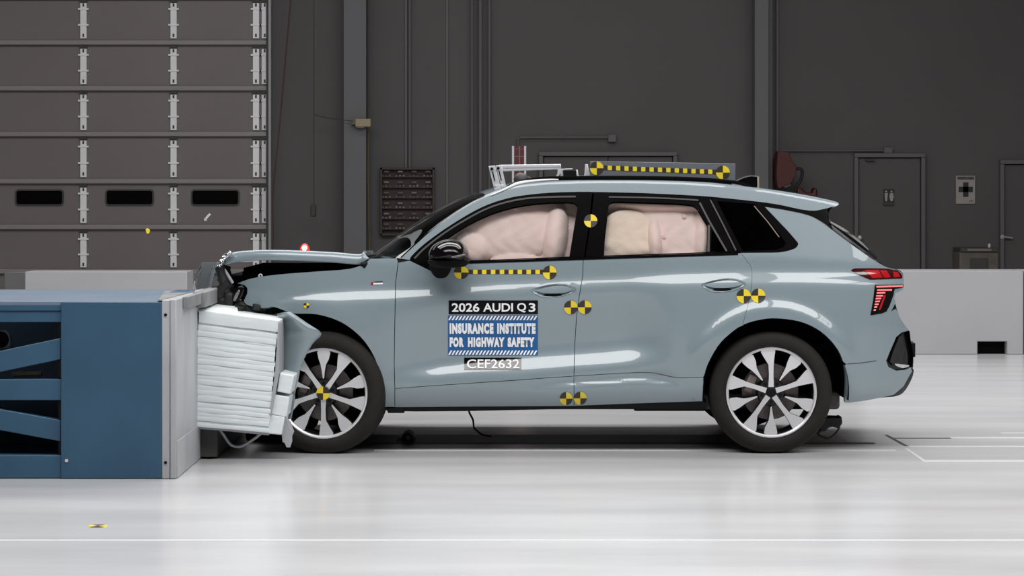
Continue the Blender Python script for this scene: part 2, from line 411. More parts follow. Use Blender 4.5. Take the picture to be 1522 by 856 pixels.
# ------------------------------------------------------------------ the hall
WY = 18.76                                                 # back wall
def rect(px0, py0, px1, py1, y): return X(px0, y), X(px1, y), Z(py1, y), Z(py0, y)
fl = MB().bar(-16, 16, -24, WY + 0.2, -0.2, 0).build('floor', 'floor_coat', None, None); tag(fl, 'light grey coated concrete floor with a soft shine', kind='structure')
tag(MB().bar(-16, 16, WY, WY + 0.2, 0, 9).build('wall_back', 'wall_grey', None, None), 'dark grey back wall of the hall', kind='structure')
tag(MB().bar(-16.2, -16, -24, WY + 0.2, 0, 9).build('wall_left', 'wall_grey', None, None), 'grey side wall', kind='structure')
tag(MB().bar(16, 16.2, -24, WY + 0.2, 0, 9).build('wall_right', 'wall_grey', None, None), 'grey side wall', kind='structure')
tag(MB().bar(-16, 16, -24.2, -24, 0, 9).build('wall_front', 'wall_dark', None, None), 'grey wall behind the camera', kind='structure')
tag(MB().bar(-16.2, 16.2, -24.2, WY + 0.2, 9, 9.2).build('ceiling', 'ceiling_grey', None, None), 'grey ceiling', kind='structure')

# floor marks
def fmark(name, m, x0, x1, y0, y1, label, h=0.0012): return tag(MB().bar(x0, x1, y0, y1, 0.0, h).build(name, m, None, None), label, kind='structure')
def FY(py): return CAMZ * F / (py - HY) + CAMY
fmark('trim_1', 'floor_line', -8, 8, FY(804), FY(802), 'thin white line along the floor in front of the blue barrier')
fmark('trim_2', 'floor_line', X(1372, FY(685)), 9, FY(686.2), FY(684), 'thin white line on the floor behind the car')
fmark('trim_3', 'track_brown', -1.6, X(1250, 1.0), FY(657.5), FY(646), 'brown guide track let into the floor under the car')
fmark('trim_4', 'floor_dark', -1.6, X(1300, 0.6), FY(660), FY(657.8), 'dark slot beside the guide track', 0.0016)
fmark('trim_5', 'floor_line', -0.75, X(1330, 0.25), FY(670), FY(668), 'thin white edge line of the guide track')
fmark('trim_6', 'floor_dark', X(1322, 1.1), X(1405, 1.1), FY(651.8), FY(650.8), 'thin dark joint in the floor behind the car')
fmark('trim_7', 'floor_line', X(1405, 1.1), 9, FY(651.5), FY(649.5), 'thin white joint line at the floor behind the car')
fmark('trim_10', 'floor_line', X(1345, 0.6), 9, FY(664), FY(663), 'faint white joint line at the floor')
fmark('trim_12', 'floor_line', X(1470, 1.6), 9, FY(644), FY(643), 'faint white scratch line at the floor')
def fstrip(name, m, a, b, wd, label):
    A, B = Vector((X(a[0], FY(a[1])), FY(a[1]), 0)), Vector((X(b[0], FY(b[1])), FY(b[1]), 0)); d = (B - A).normalized(); n = Vector((-d.y, d.x, 0)) * wd / 2
    return tag(MB().prism([A + n, B + n, B - n, A - n], (0, 0, 0.0018)).build(name, m, None, None), label, kind='structure')
fstrip('trim_8', 'floor_dark', (1317, 646.5), (1347, 663), 0.022, 'short dark slanting joint in the floor')
fstrip('trim_9', 'floor_line', (1347, 667), (1375, 686), 0.02, 'white slanting joint in the floor')

# columns and seams of the back wall
def wbar(name, m, px0, px1, py0, py1, depth, label, y=WY, parent=None, kind='structure', bevel=0.0):
    a, b, c, d = rect(px0, py0, px1, py1, y - depth)
    o = MB().bar(a, b, y - depth, y, c, d).build(name, m, parent, None if not bevel else 35, bevel)
    return tag(o, label, kind=kind) if parent is None else o
def tall(name, m, px0, px1, depth, label):
    y = WY - depth; return tag(MB().bar(X(px0, y), X(px1, y), y, WY, 0, 9).build(name, m, None, None), label, kind='structure')
tall('column_1', 'column_grey', 511, 544, 0.35, 'light grey steel column beside the roll-up door')
tall('column_2', 'column_grey', 1122, 1142, 0.40, 'light grey steel column left of the red fire gear')
tall('trim_13', 'trim_grey', 1142, 1148, 0.22, 'flange of the grey steel column')
tall('trim_14', 'trim_grey', 663, 666, 0.02, 'vertical panel seam in the grey wall')
tall('trim_15', 'trim_grey', 1154, 1157, 0.06, 'thin vertical seam beside the column')
wbar('trim_16', 'trim_grey', 602, 605, -600, 249, 0.03, 'vertical seam above the small parts rack')
for px, r, lab in ((701.5, 0.016, 'thin grey vertical pipe'), (714, 0.028, 'thicker grey vertical pipe, middle of three'), (727.5, 0.018, 'thin grey vertical pipe nearest the double door')):
    tag(MB().tube([(X(px, WY - 0.1), WY - 0.1, 0), (X(px, WY - 0.1), WY - 0.1, 8.9)], r, 10).build('wall_pipe', 'trim_grey'), lab, 'pipe', 'vertical pipes on the back wall')
tag(MB().tube([W(609, 250, WY - 0.06), W(609, 250, WY - 0.06) + Vector((0, 0, 7))], 0.018, 10).build('wall_pipe', 'trim_grey'), 'grey conduit running down to the small parts rack', 'pipe')

# roll-up door
D1 = empty('door_1', (X(200, WY), WY, 0)); tag(D1, 'grey sectional roll-up door with bright vertical strips and three small windows', kind='structure')
ribs = [402, 336, 268, 198, 130, 62, -6, -74]; DX0, DX1 = X(-330, WY), X(398, WY)
stile0 = None; win0 = None
bottom = Z(402 + 68 * 1.0, WY)
lev = [-0.05] + [Z(p, WY - 0.08) for p in ribs]
for i in range(len(lev) - 1):
    z0, z1 = max(0, lev[i]), lev[i + 1]
    sec = MB().bar(DX0, DX1, WY - 0.08, WY - 0.02, z0 + 0.004, z1 - 0.03).build('door_section', 'door_grey', D1, None)
    r = MB()
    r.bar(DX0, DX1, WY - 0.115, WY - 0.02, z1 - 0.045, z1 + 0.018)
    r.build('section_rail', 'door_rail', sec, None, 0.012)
    MB().bar(DX0, DX1, WY - 0.10, WY - 0.02, z1 - 0.062, z1 - 0.045).build('rail_dark_strip', 'frame_dark', sec, None)  # dark strip along the underside of the rail
    for px in (-10, 124, 258, 380.5, 393.5):
        if i == 0 and px < 0: pass
        xc = X(px, WY - 0.1); zc0, zc1 = z1 - 0.10, z0 + 0.045
        if i == 0: zc1 = 0.05
        s_ = MB().bar(xc - 0.042, xc + 0.042, WY - 0.105, WY - 0.08, zc1, zc0)
        for t in (0.17, 0.62):
            zz = zc1 + (zc0 - zc1) * (1 - t); s_.bar(xc - 0.072, xc + 0.072, WY - 0.115, WY - 0.085, zz - 0.012, zz + 0.012)
        for t in (0.04, 0.90):
            zz = zc1 + (zc0 - zc1) * (1 - t); s_.bar(xc - 0.012, xc + 0.012, WY - 0.109, WY - 0.10, zz - 0.03, zz + 0.015, 1)
        s_.bar(xc - 0.05, xc + 0.05, WY - 0.12, WY - 0.08, zc0 + 0.012, zc0 + 0.045, 1)
        s_.build('hinge_strip', ['strip_alu' if px < 390 else 'alu', 'frame_dark'], sec, None)
    if i == 2:
        for px in (-75, 58.5, 192.5, 320):
            a, b, c, d = rect(px - 36, 281.5, px + 36, 305.5, WY - 0.1)
            def rr(a, b, c, d, q, n=5):
                return [(cx + q * math.cos(t0 + k * PI / 2 / n), cz + q * math.sin(t0 + k * PI / 2 / n)) for cx, cz, t0 in ((b - q, d - q, 0), (a + q, d - q, PI / 2), (a + q, c + q, PI), (b - q, c + q, 1.5 * PI)) for k in range(n + 1)]
            MB().prism([(x, WY - 0.1, z) for x, z in rr(a, b, c, d, 0.045)], (0, 0.03, 0)).build('window_frame', 'frame_dark', sec, 30)
            MB().prism([(x, WY - 0.103, z) for x, z in rr(a + 0.02, b - 0.02, c + 0.02, d - 0.02, 0.03)], (0, 0.01, 0)).build('window_pane', 'gloss_black', sec, 30)
tag(MB().bar(X(399, WY - 0.15), X(402.5, WY - 0.15), WY - 0.15, WY, 0, 9).build('trim_11', 'alu_dull', None, None), 'thin door track beside the roll-up door', kind='structure')
tag(MB().bar(X(395.5, WY - 0.13), X(399, WY - 0.13), WY - 0.13, WY, 0, 9).build('trim_17', 'frame_dark', None, None), 'black seal beside the roll-up door', kind='structure')

# doors in the back wall
def frame_door(n, x0, x1, top, label, leaf2=False, mark=None):
    D = empty('door_%d' % n, (X((x0 + x1) / 2, WY), WY, 0)); tag(D, label, kind='structure')
    y = WY - 0.1; a, b, t = X(x0, y), X(x1, y), Z(top, y); q = 0.06
    MB().bar(a, a + q, y, WY, 0, t).build('frame_jamb', 'trim_grey', D, 35, 0.01); MB().bar(b - q, b, y, WY, 0, t).build('frame_jamb', 'trim_grey', D, 35, 0.01)
    MB().bar(a, b, y, WY, t, t + q).build('frame_head', 'trim_grey', D, 35, 0.01)
    if leaf2:
        mid = (a + b) / 2
        lv = [MB().bar(a + q + 0.01, mid - 0.004, WY - 0.05, WY, 0.01, t - 0.01).build('door_leaf', 'wall_grey', D, 35, 0.004), MB().bar(mid + 0.004, b - q - 0.01, WY - 0.05, WY, 0.01, t - 0.01).build('door_leaf', 'wall_grey', D, 35, 0.004)]
    else: lv = [MB().bar(a + q + 0.01, b - q - 0.01, WY - 0.05, WY, 0.01, t - 0.01).build('door_leaf', 'wall_grey', D, 35, 0.004)]
    return D, lv
frame_door(2, 801, 1007, 232, 'plain grey double door behind the car roof', True)
D3, lv3 = frame_door(3, 1270, 1376, 234, 'grey door with a small restroom sign')
kn = MB().tube([W(1278, 353, WY - 0.05), W(1278, 353, WY - 0.12)], 0.022, 12).ball(W(1278, 353, WY - 0.13), 0.034, 0, 12); kn.build('door_knob', 'alu', lv3[0])
cl = MB().bar(X(1287, WY - .1), X(1300, WY - .1), WY - .11, WY - .05, Z(239, WY - .1), Z(237, WY - .1)); cl.build('door_closer', 'frame_dark', lv3[0])
D4, lv4 = frame_door(4, 1487, 1590, 244, 'grey door with a lever handle at the edge of the hall')
hd = MB().tube([W(1490, 352, WY - .05), W(1490, 352, WY - .12)], 0.03, 12).tube([W(1490, 352, WY - .12), W(1505, 353.5, WY - .12)], 0.013, 8)
hd.build('lever_handle', 'alu_dull', lv4[0])
MB().tube([W(1490.5, 346, WY - .05), W(1490.5, 346, WY - .08)], 0.02, 12).build('lock_cylinder', 'alu', lv4[0])

# signs
sg = empty('restroom_sign', W(1321, 306, WY - 0.06)); tag(sg, 'black restroom sign with two white figures on grey door', 'sign')
a, b, c, d = rect(1313, 281, 1329, 306, WY - 0.06)
MB().bar(a, b, WY - 0.062, WY - 0.05, c, d).build('sign_plate', 'sign_black', sg, None)
for k, px in enumerate((1317.2, 1325.2)):
    m_ = MB(); cx = X(px, WY - .065); m_.ball((cx, WY - .064, Z(284.6, WY - .065)), (0.014, 0.004, 0.014), 0, 10)
    m_.prism([(cx - .022, WY - .064, Z(287, WY)), (cx + .022, WY - .064, Z(287, WY)), (cx + (.03 if k else .018), WY - .064, Z(293, WY)), (cx + .012, WY - .064, Z(299, WY)), (cx - .012, WY - .064, Z(299, WY)), (cx - (.03 if k else .018), WY - .064, Z(293, WY))], (0, .003, 0))
    m_.build('sign_figure', 'sign_cream', sg, None)
text_on_side('sign_lettering', 'trim_grey', 'RESTROOM', (1314.5, 301.2, 1327.5, 304.2), sg, 0.0, fn=lambda u, v: W(u, v, WY - 0.066))
fs_ = empty('first_aid_sign', W(1435, 303, WY)); tag(fs_, 'pale first aid sign with a black cross on grey wall', 'sign')
a, b, c, d = rect(1421, 261, 1449.5, 303, WY - 0.02)
MB().bar(a, b, WY - 0.02, WY, c, d).build('sign_plate', 'sign_cream', fs_, 35, 0.004)
cr_ = MB(); y = WY - .024
for q in ((1425, 277.5, 1446, 285.5), (1431.5, 271, 1439.5, 292.5)):
    a, b, c, d = rect(*q, y); cr_.bar(a, b, y, y + .004, c, d)
cr_.build('cross', 'sign_black', fs_, None)
a, b, c, d = rect(1423, 262.5, 1448, 267, y); MB().bar(a, b, y, y + .004, c, d).build('sign_band', 'trim_grey', fs_, None)
text_on_side('sign_lettering', 'sign_black', 'FIRST AID', (1424, 263, 1447, 266.5), fs_, 0.02, fn=lambda u, v: W(u, v, WY - 0.026))
text_on_side('small_lettering', 'seal_grey', 'AID', (1440, 297, 1447, 300), fs_, 0.0, fn=lambda u, v: W(u, v, WY - 0.026))

# things on and before the back wall
t = empty('waste_crate', W(1455, 402, 17.3)); t.location.z = 0; PW[t.name].z = 0; tag(t, 'brown grey bin with a pale rim below the first aid sign', 'bin')
y = 17.3; a, b, c, d = rect(1426, 368, 1484, 400, y)
MB().bar(a, b, y, y + .5, 0, d - .06).build('bin_body', 'crate_brown', t, 35, 0.012)
MB().bar(a + .01, b - .01, y - .02, y + .52, d - .06, d).build('bin_rim', 'frame_dark', t, 35, 0.008)
m_ = MB().bar(a + .10, b - .10, y - .026, y - .0, d - .042, d - .016); m_.build('pale_strip', 'small_parts', t, 35)
MB().bar(a + .14, b - .14, y - .012, y + .01, d - .36, d - .14).build('front_panel', 'frame_dark', t, 35, 0.01)
MB().tube([(b - .1, y + .1, d), (b - .1, y + .1, d + .05)], .02, 10).build('latch', 'alu', t)

fe = empty('fire_hose_unit', W(1170, 296, 18.3)); fe.location.z = 0; PW[fe.name].z = 0; tag(fe, 'dark red hooded fire unit with black hose beside the grey column', 'fire unit')
y = 18.2
MB().prism([W(*p, y) for p in cr([(1157, 225), (1168, 226), (1172, 226), (1178, 240), (1184, 250), (1180, 264), (1174, 274), (1166, 276), (1157, 280), (1154, 262), (1155, 240)], 4, True)], (0, .35, 0)).build('red_hood', 'red_dark', fe, 40, 0.05, 3)
MB().tube([W(*p, y + .1) for p in cr([(1184, 251), (1190, 251), (1192.5, 257), (1190, 268), (1184, 277), (1182, 284), (1182, 300)], 5)], .022, 8).build('hose', 'wire_black', fe)
m_ = MB().tube([W(1163, 274, y + .1), W(1168, 277, y + .1), W(1174, 274, y + .1)], .02, 8); m_.build('valve', 'alu_dull', fe)
MB().prism([W(*p, y) for p in ((1185, 279), (1192, 280), (1197, 285), (1208, 287), (1211, 278), (1215, 282), (1215, 300), (1185, 300))], (0, .3, 0)).build('red_carriage', 'red_dark', fe, 40, 0.02)
q0 = W(1160, 300, y); q1 = W(1215, 300, y)
MB().bar(q0.x, q1.x, y + .02, y + .33, 0.0, q0.z).build('cart_frame', 'frame_dark', fe, 35, 0.01)

rk = empty('small_parts_rack', W(606, 347, WY)); tag(rk, 'dark brown wall rack of small parts by the windshield', 'rack')
y = WY - .12; a, b, c, d = rect(565, 249, 646, 350, y)
MB().bar(a, b, WY - .02, WY, c, d).build('back_panel', 'rack_brown', rk, 35)
for q in ((a, a + .03, c, d), (b - .03, b, c, d), (a, b, d - .03, d), (a, b, c, c + .03)): MB().bar(q[0], q[1], y, WY, q[2], q[3]).build('rack_frame', 'rack_brown', rk, 35, .004)
for k in range(6):
    zz = Z(262 + 15.6 * k, y); MB().bar(a + .03, b - .03, y + .02, WY - .01, zz - .012, zz).build('shelf', 'rack_brown', rk, 35)
    for j in range(4):
        if k > 4 and j > 1: continue
        cx = a + .09 + (b - a - .18) * j / 3
        m_ = MB(); mi = 0
        for e in range(3):
            hh = random.uniform(.012, .03); m_.bar(cx - .07 + e * .05, cx - .045 + e * .05, y + .03, y + .06, zz, zz + hh)
        tag(m_.build('parts_row', 'small_parts' if (k * 4 + j) % 5 in (1, 3) else 'crate_brown', rk, None), kind='stuff')
        MB().bar(cx - .035, cx + .03, y + .012, y + .02, zz + .055, zz + .075).build('shelf_tag', 'small_parts' if (k + j) % 3 == 1 else 'crate_brown', rk, None)

bx = empty('alarm_box', W(540, 189, WY - .4)); tag(bx, 'small tan signal box fixed to the grey column by the roll-up door', 'box')
a, b, c, d = rect(528, 176.5, 551, 188.5, WY - .47); MB().bar(a, b, WY - .47, WY - .35, c, d).build('box_housing', 'box_tan', bx, 35, .012)
a, b, c, d = rect(522, 179, 528, 185, WY - .45); MB().bar(a, b, WY - .45, WY - .35, c, d).build('side_bracket', 'crate_brown', bx, 35)
a, b, c, d = rect(531, 188.5, 541, 190, WY - .45); MB().bar(a, b, WY - .45, WY - .38, c, d).build('bottom_flange', 'small_parts', bx, 35)
tag(MB().tube([W(548, 184, WY - .2), W(547, 250, WY - .2), W(548, 330, WY - .2), W(551, 420, WY - .2)], .014, 8).build('wall_conduit', 'pipe_tan'), 'thin tan conduit running down beside the grey column from the signal box', 'conduit')
tag(MB().tube([W(546, 0, WY - .2) + Vector((0, 0, 4)), W(546, 100, WY - .2), W(546, 176, WY - .2)], .010, 8).build('wall_conduit', 'frame_dark'), 'thin dark conduit coming down to the tan signal box', 'conduit')
pd = empty('pendant_control', W(465, 322, WY - .6)); tag(pd, 'dark pendant control hanging on a thin cable before the grey wall', 'pendant')
MB().tube([W(466.5, 0, WY - .6) + Vector((0, 0, 4.5)), W(466.5, 304, WY - .6)], .007, 6).build('cable', 'frame_dark', pd)
a, b, c, d = rect(461.5, 304, 470, 322, WY - .6); MB().bar(a, b, WY - .64, WY - .56, c, d).build('control_box', 'frame_dark', pd, 35, .015)
tag(MB().tube([W(*p, WY - .45) for p in cr([(467, 170), (480, 174), (500, 177), (524, 180)], 4)], .007, 6).build('signal_wire', 'frame_dark'), 'thin wire sagging from the pendant cable to the tan signal box', 'wire')
tag(MB().tube([W(438, -60, WY - .3)] + [W(*p, WY - .3) for p in cr([(432, 0), (424, 90), (416, 180), (409, 250), (405, 300), (406, 345), (404, 400)], 3)], .011, 6).build('hanging_cable', 'cable_red'), 'reddish dark cable hanging slantwise beside the roll-up door', 'cable')
cb = empty('conduit_run', W(910, 210, WY)); tag(cb, 'grey conduit with a small junction box above the double door', 'conduit')
MB().tube([W(*p, WY - .05) for p in ((770, 222), (770, 207), (774, 204), (905, 204))], .014, 8).build('conduit', 'trim_grey', cb)
a, b, c, d = rect(904, 200, 916, 211, WY - .08); MB().bar(a, b, WY - .08, WY, c, d).build('junction_box', 'trim_grey', cb, 35, .008)
cb = empty('conduit_run', W(1321, 226, WY)); tag(cb, 'grey conduit with a small box above the restroom door', 'conduit')
MB().tube([W(*p, WY - .04) for p in ((1160, 224), (1315, 224))], .012, 8).build('conduit', 'trim_grey', cb)
a, b, c, d = rect(1314, 219, 1327, 228, WY - .08); MB().bar(a, b, WY - .08, WY, c, d).build('junction_box', 'trim_grey', cb, 35, .008)
rb = empty('red_barricade_board', W(772, 300, 16.0)); rb.location.z = 0; PW[rb.name].z = 0; tag(rb, 'upright dark red board with white edges behind the car roof', 'board')
y = 16.0; a, b, c, d = rect(765, 217, 780, 300, y)
MB().bar(a, b, y, y + .04, 0.0, d).build('board', 'red_board', rb, 35)
for q in (762.5, 780.5): MB().bar(X(q, y) - .013, X(q, y) + .013, y - .02, y + .05, 0, d).build('white_post', 'alu', rb, 35)
for q in (221, 232): MB().bar(a, b, y - .006, y, Z(q + .8, y), Z(q, y)).build('crossline', 'small_parts', rb, 35)
MB().bar(X(772.3, y) - .006, X(772.3, y) + .006, y - .008, y, 0, d).build('centre_line', 'small_parts', rb, 35)

# white jersey blocks
y = 8.78
kb = empty('jersey_block', (X(1404, y), y + .3, 0)); tag(kb, 'white concrete block with two dark fork pockets behind the car tail', 'block')
zt = Z(402, y)
pr = [(1287, 0), (1311, 0), (1311, .125), (1357, .125), (1357, 0), (1453, 0), (1453, .125), (1497, .125), (1497, 0), (1521, 0), (1521, zt), (1287, zt)]
MB().prism([(X(p, y), y, z) for p, z in pr], (0, .45, 0)).build('block_body', 'kwhite', kb, 35, .008)
for p0, p1 in ((1311, 1357), (1453, 1497)): MB().bar(X(p0, y), X(p1, y), y + .12, y + .44, 0.0, .125).build('fork_pocket', 'dark_void', kb, None)
tag(MB().bar(X(1522.5, y), X(1760, y), y + .01, y + .46, 0, zt).build('jersey_block', 'kwhite', None, 35, .008), 'white concrete block cut by the edge of the picture', 'block')
tag(MB().bar(X(37, y), X(278, y), y, y + .45, 0, Z(403.5, y)).build('jersey_block', 'kwhite', None, 35, .008), 'white concrete block behind the blue crash barrier', 'block')
y2 = 9.6
for p0, p1, lab in ((6, 40, 'grey post block before the roll-up door, end of the white block towards the picture edge'), (280, 306, 'grey post block before the roll-up door, end of the white block by the crashed car')):
    o = MB().bar(X(p0, y2), X(p1, y2), y2, y2 + .3, 0, Z(404, y2)); tag(o.build('grey_post', 'trim_grey', None, 35, .01), lab, 'post')
tag(MB().tube([W(*p, 9.3) for p in ((298, 515), (297.5, 440), (299, 424), (298, 408))], .02, 8).build('tan_strap', 'box_tan'), 'thin tan strap standing beside the grey post block', 'strap')
MBD = tag(MB().prism([W(*p, 7.0) for p in cr([(216.5, 341), (219, 339.5), (222.5, 342), (221.5, 346.5), (218, 347)], 3, True)], (0, .015, 0)).build('flying_fragment', 'yellow', None, 35, .003), 'small yellow fragment flying before the roll-up door', 'debris')
tag(MB().prism([W(*p, 5.0) for p in ((303.5, 324.5), (306, 324), (307.5, 327), (305, 328.3), (303, 327))], (0, .01, 0)).tube([W(306, 325, 5), W(309, 321, 5), W(312.5, 318, 5)], .008, 6).build('flying_fragment', 'alu', None, 35), 'small white fragment flying below the roll-up door window', 'debris')

# floor target near the blue barrier
ft = empty('floor_target', (X(145.5, FY(782)), FY(782), 0)); tag(ft, 'yellow and black target sticker lying flat on the floor before the blue barrier', 'target')
c0 = Vector((X(145.5, FY(782)), FY(782), 0)); R0 = .043
for k in range(4):
    pts = [c0] + [c0 + Vector((R0 * math.cos(a_), R0 * math.sin(a_), 0)) for a_ in np.linspace(k * PI / 2, (k + 1) * PI / 2, 9) + PI / 4]
    MB().prism(pts, (0, 0, .002)).build('target_quadrant', 'yellow' if k % 2 else 'sticker_black', ft, None)

# ------------------------------------------------------------------ blue crash barrier
BY = -1.2
bb = empty('crash_barrier', (X(120, BY), BY + .8, 0)); tag(bb, 'blue steel crash barrier with a bare grey steel impact face', 'barrier')
x0, x1 = X(90.5, BY), X(240.5, BY); zb, zt = 0.004, Z(449, BY)
BD = .42                                                   # far side of the block
MB().bar(x0, x1, BY, BY + .03, zb, zt).build('side_plate', 'blue_paint', bb, 35, .004)
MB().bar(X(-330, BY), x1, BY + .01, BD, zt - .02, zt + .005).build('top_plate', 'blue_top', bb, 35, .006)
fx0 = X(-330, BY)
MB().bar(fx0, x0, BY + .012, BY + .04, Z(462, BY), zt).build('top_rail', 'blue_paint', bb, 35, .003)
MB().bar(fx0, x0, BY + .02, BY + .06, Z(479, BY), Z(462.4, BY)).build('top_rail_lower_lip', 'blue_paint', bb, 35, .003)
MB().bar(fx0, x0, BY + .012, BY + .12, Z(595, BY), Z(564, BY)).build('middle_rail', 'blue_paint', bb, 35, .004)
MB().bar(fx0, x0, BY + .012, BY + .12, zb, Z(677, BY)).build('bottom_rail', 'blue_paint', bb, 35, .004)
for q in ([(-330, 592), (90, 502.5), (90, 534), (-330, 622)], [(-330, 548), (90, 624.5), (90, 656), (-330, 578)]):
    MB().prism([W(*p, BY + .02) for p in q], (0, .08, 0)).build('diagonal_brace', 'blue_paint', bb, 35, .004)
MB().bar(fx0, x0, BD - .05, BD, zb, zt - .03).build('back_plate', 'blue_paint', bb, None)
MB().bar(fx0 + .02, x1, BY + .05, BD - .06, zb, .02).build('base_plate', 'blue_paint', bb, None)
MB().bar(x0 - .02, x0, BY + .03, BD - .05, zb, zt - .03).build('inner_bulkhead', 'satin_black', bb, None)
# bracket with a round hole and a bar inside the frame
hp = cr([(-12, 489), (8, 489.5), (15, 495), (17, 520), (-12, 524)], 4, True); hy = BY + .14
MB().prism([W(*p, hy) for p in [(-14, 490), (6, 490.5), (13, 496), (17, 518), (-14, 524)]], (0, .05, 0)).build('lifting_bracket', 'steel', bb, 35, .012)
MB().lathe([(0, .0), (0, .045), (.02, .045)], W(0, 505, hy - .012), 20).build('bracket_hole', 'dark_void', bb)
MB().tube([W(18, 556, hy), W(62, 555, hy)], .014, 8).build('inner_bar', 'box_tan', bb)
# steel face
fx1, fx2 = X(240.5, BY), X(262, BY)
MB().bar(fx1, X(252.5, BY), BY + .002, BD, 0.002, Z(446, BY)).build('steel_face_plate', 'steel', bb, 35, .004)
MB().bar(X(253, BY), fx2, BY - .004, BD, 0.002, Z(445, BY)).build('steel_face_plate', 'steel', bb, 35, .005)
MB().bar(fx2, fx2 + .03, BY + .25, BD, Z(462, BY), Z(444, BY) + .0).build('top_beam', 'steel_dark', bb, 35, .004)
MB().bar(fx2 - .02, fx2 + .05, BY + .80, BD + .5, .87, .958).build('front_top_beam', 'steel_dark', bb, 35, .006)
MB().bar(fx2, fx2 + .004, BY + .02, BD, .004, .20).build('kick_plate', 'steel', bb, 35, .003)
MB().bar(fx2, fx2 + .10, BY + .95, BD + .9, .012, .18).build('lower_beam', 'frame_dark', bb, 35, .005)
MB().prism([W(235, 447, BY), W(241, 447, BY), Vector((fx2 - .05, BD - .5, zt + .012)), Vector((fx2 - .22, BD - .5, zt + .012))], (0, 0, .006)).build('top_cover_strip', 'steel_dark', bb, None)
MB().bar(fx2 - .16, fx2 - .06, BD - .75, BD - .4, zt, zt + .02).build('top_block', 'blue_paint', bb, 35, .004)
for p in ((246, 468), (246, 687.5)):
    q = W(*p, BY); MB().lathe([(-.004, 0), (-.004, .008), (.004, .008)], (q.x, BY + .001, q.z), 12).build('bolt_hole', 'dark_void', bb)
q = W(99, 684.5, BY); MB().lathe([(-.006, 0), (-.006, .009), (.004, .009)], (q.x, BY + .001, q.z), 12).build('bolt', 'alu', bb)

# ------------------------------------------------------------------ crushed honeycomb block
HYN = -0.34
hc = empty('deformable_block', (X(345, HYN), HYN + .4, .2)); tag(hc, 'crushed pale aluminium honeycomb block between blue barrier and car front', 'crash block')
TL, TR, BR, BL = (295, 462), (413.5, 477), (400, 643), (289, 634)
cuts = [0, .10, .118, .165, .215, .235, .285, .325, .37, .41, .455, .50, .545, .585, .63, .675, .72, .775, .79, .83, .87, .905, .945, .965, 1.0]
def bil(u, v):
    l = (TL[0] + (BL[0] - TL[0]) * v, TL[1] + (BL[1] - TL[1]) * v); r = (TR[0] + (BR[0] - TR[0]) * v, TR[1] + (BR[1] - TR[1]) * v)
    return (l[0] + (r[0] - l[0]) * u, l[1] + (r[1] - l[1]) * u)
for i in range(len(cuts) - 1):
    v0, v1 = cuts[i], cuts[i + 1]; jl = random.uniform(-1.5, 1.5); jr = random.uniform(-1.2, 1.2); jy = random.uniform(-.0035, .0035) + (0.008 if v1 - v0 < .022 else 0)
    rows = []
    NU, NV = 14, 5
    for b_ in range(NV):
        vv = v0 + (v1 - v0) * (b_ / (NV - 1)); edge = abs(b_ / (NV - 1) * 2 - 1)
        rows.append([])
        for a_ in range(NU):
            u = a_ / (NU - 1); wob = .0008 * math.sin(7 * u + i * 1.7) * (0 if i in (0,) and b_ == 0 else 1)
            p = bil(u, vv + wob); px = p[0] + jl * (1 - u) + jr * u
            rows[-1].append(W(px, p[1], HYN + jy + .0018 * edge ** 6 + .0012 * math.sin(11 * u + i * 2.1)))
    m_ = MB(); n_ = NU; vs = [v for r in rows for v in r]; back = [v + Vector((.0, .62, 0)) for v in vs]; fs = []
    for b_ in range(NV - 1):
        for a_ in range(n_ - 1): fs.append((b_ * n_ + a_, b_ * n_ + a_ + 1, (b_ + 1) * n_ + a_ + 1, (b_ + 1) * n_ + a_))
    T = len(vs); last = (NV - 1) * n_
    for a_ in range(n_ - 1): fs += [(a_ + 1, a_, T + a_, T + a_ + 1), (last + a_, last + a_ + 1, T + last + a_ + 1, T + last + a_)]
    for b_ in range(NV - 1): fs += [(b_ * n_, (b_ + 1) * n_, T + (b_ + 1) * n_, T + b_ * n_), ((b_ + 1) * n_ + n_ - 1, b_ * n_ + n_ - 1, T + b_ * n_ + n_ - 1, T + (b_ + 1) * n_ + n_ - 1)]
    m_.add(vs + back, fs); m_.build('honeycomb_layer', 'honeycomb', hc, 50)
tp = [W(292.5, 461, HYN), W(412.5, 475.5, HYN), Vector((X(412, .0), .15, Z(470, .15))), Vector((X(313, .3), .45, Z(450, .45)))]
MB().prism([W(293, 460.5, HYN + .01), W(355, 469, HYN + .01), W(352, 453, HYN + .6), W(314, 449.5, HYN + .6)], (0, 0, -.012)).build('top_sheet', 'honeycomb', hc, None)
MB().prism([W(288, 457, HYN - .0), W(291, 462, HYN), W(287.5, 520, HYN), W(286, 500, HYN)], (0, .5, 0)).build('edge_sheet', 'small_parts', hc, None)
# folded bumper pieces of the block
for q in ([(416, 554), (437, 558.5), (432, 586), (411.5, 582)], [(407.5, 586.5), (430, 590), (426, 620), (402, 616)], [(395, 615.5), (423.5, 619.5), (418.5, 646.5), (394, 644)]):
    MB().prism([W(*p, HYN + .02) for p in q], (0, .40, 0)).build('bumper_element', 'honeycomb', hc, 35, .006)
MB().prism([W(*p, HYN - .003) for p in ((413.6, 478), (415, 482), (414.5, 556), (403, 618), (400, 617), (409, 552))], (0, .45, 0)).build('cladding_sheet', 'alu_dull', hc, None)
MB().prism([W(*p, HYN + .05) for p in [(420, 620), (427, 626), (429, 634), (432, 641), (429, 648), (429, 656), (426, 665), (423, 658), (420, 657), (419, 646), (416, 634)]], (0.02, .006, 0)).build('torn_sheet', 'alu_dull', hc, None)
MB().tube([W(*p, HYN + .12) for p in cr([(326, 638), (332, 646), (342, 660), (352, 664), (362, 662), (378, 652), (392, 641)], 5)], [.008] * 31, 6).build('bent_strap', 'alu_dull', hc)
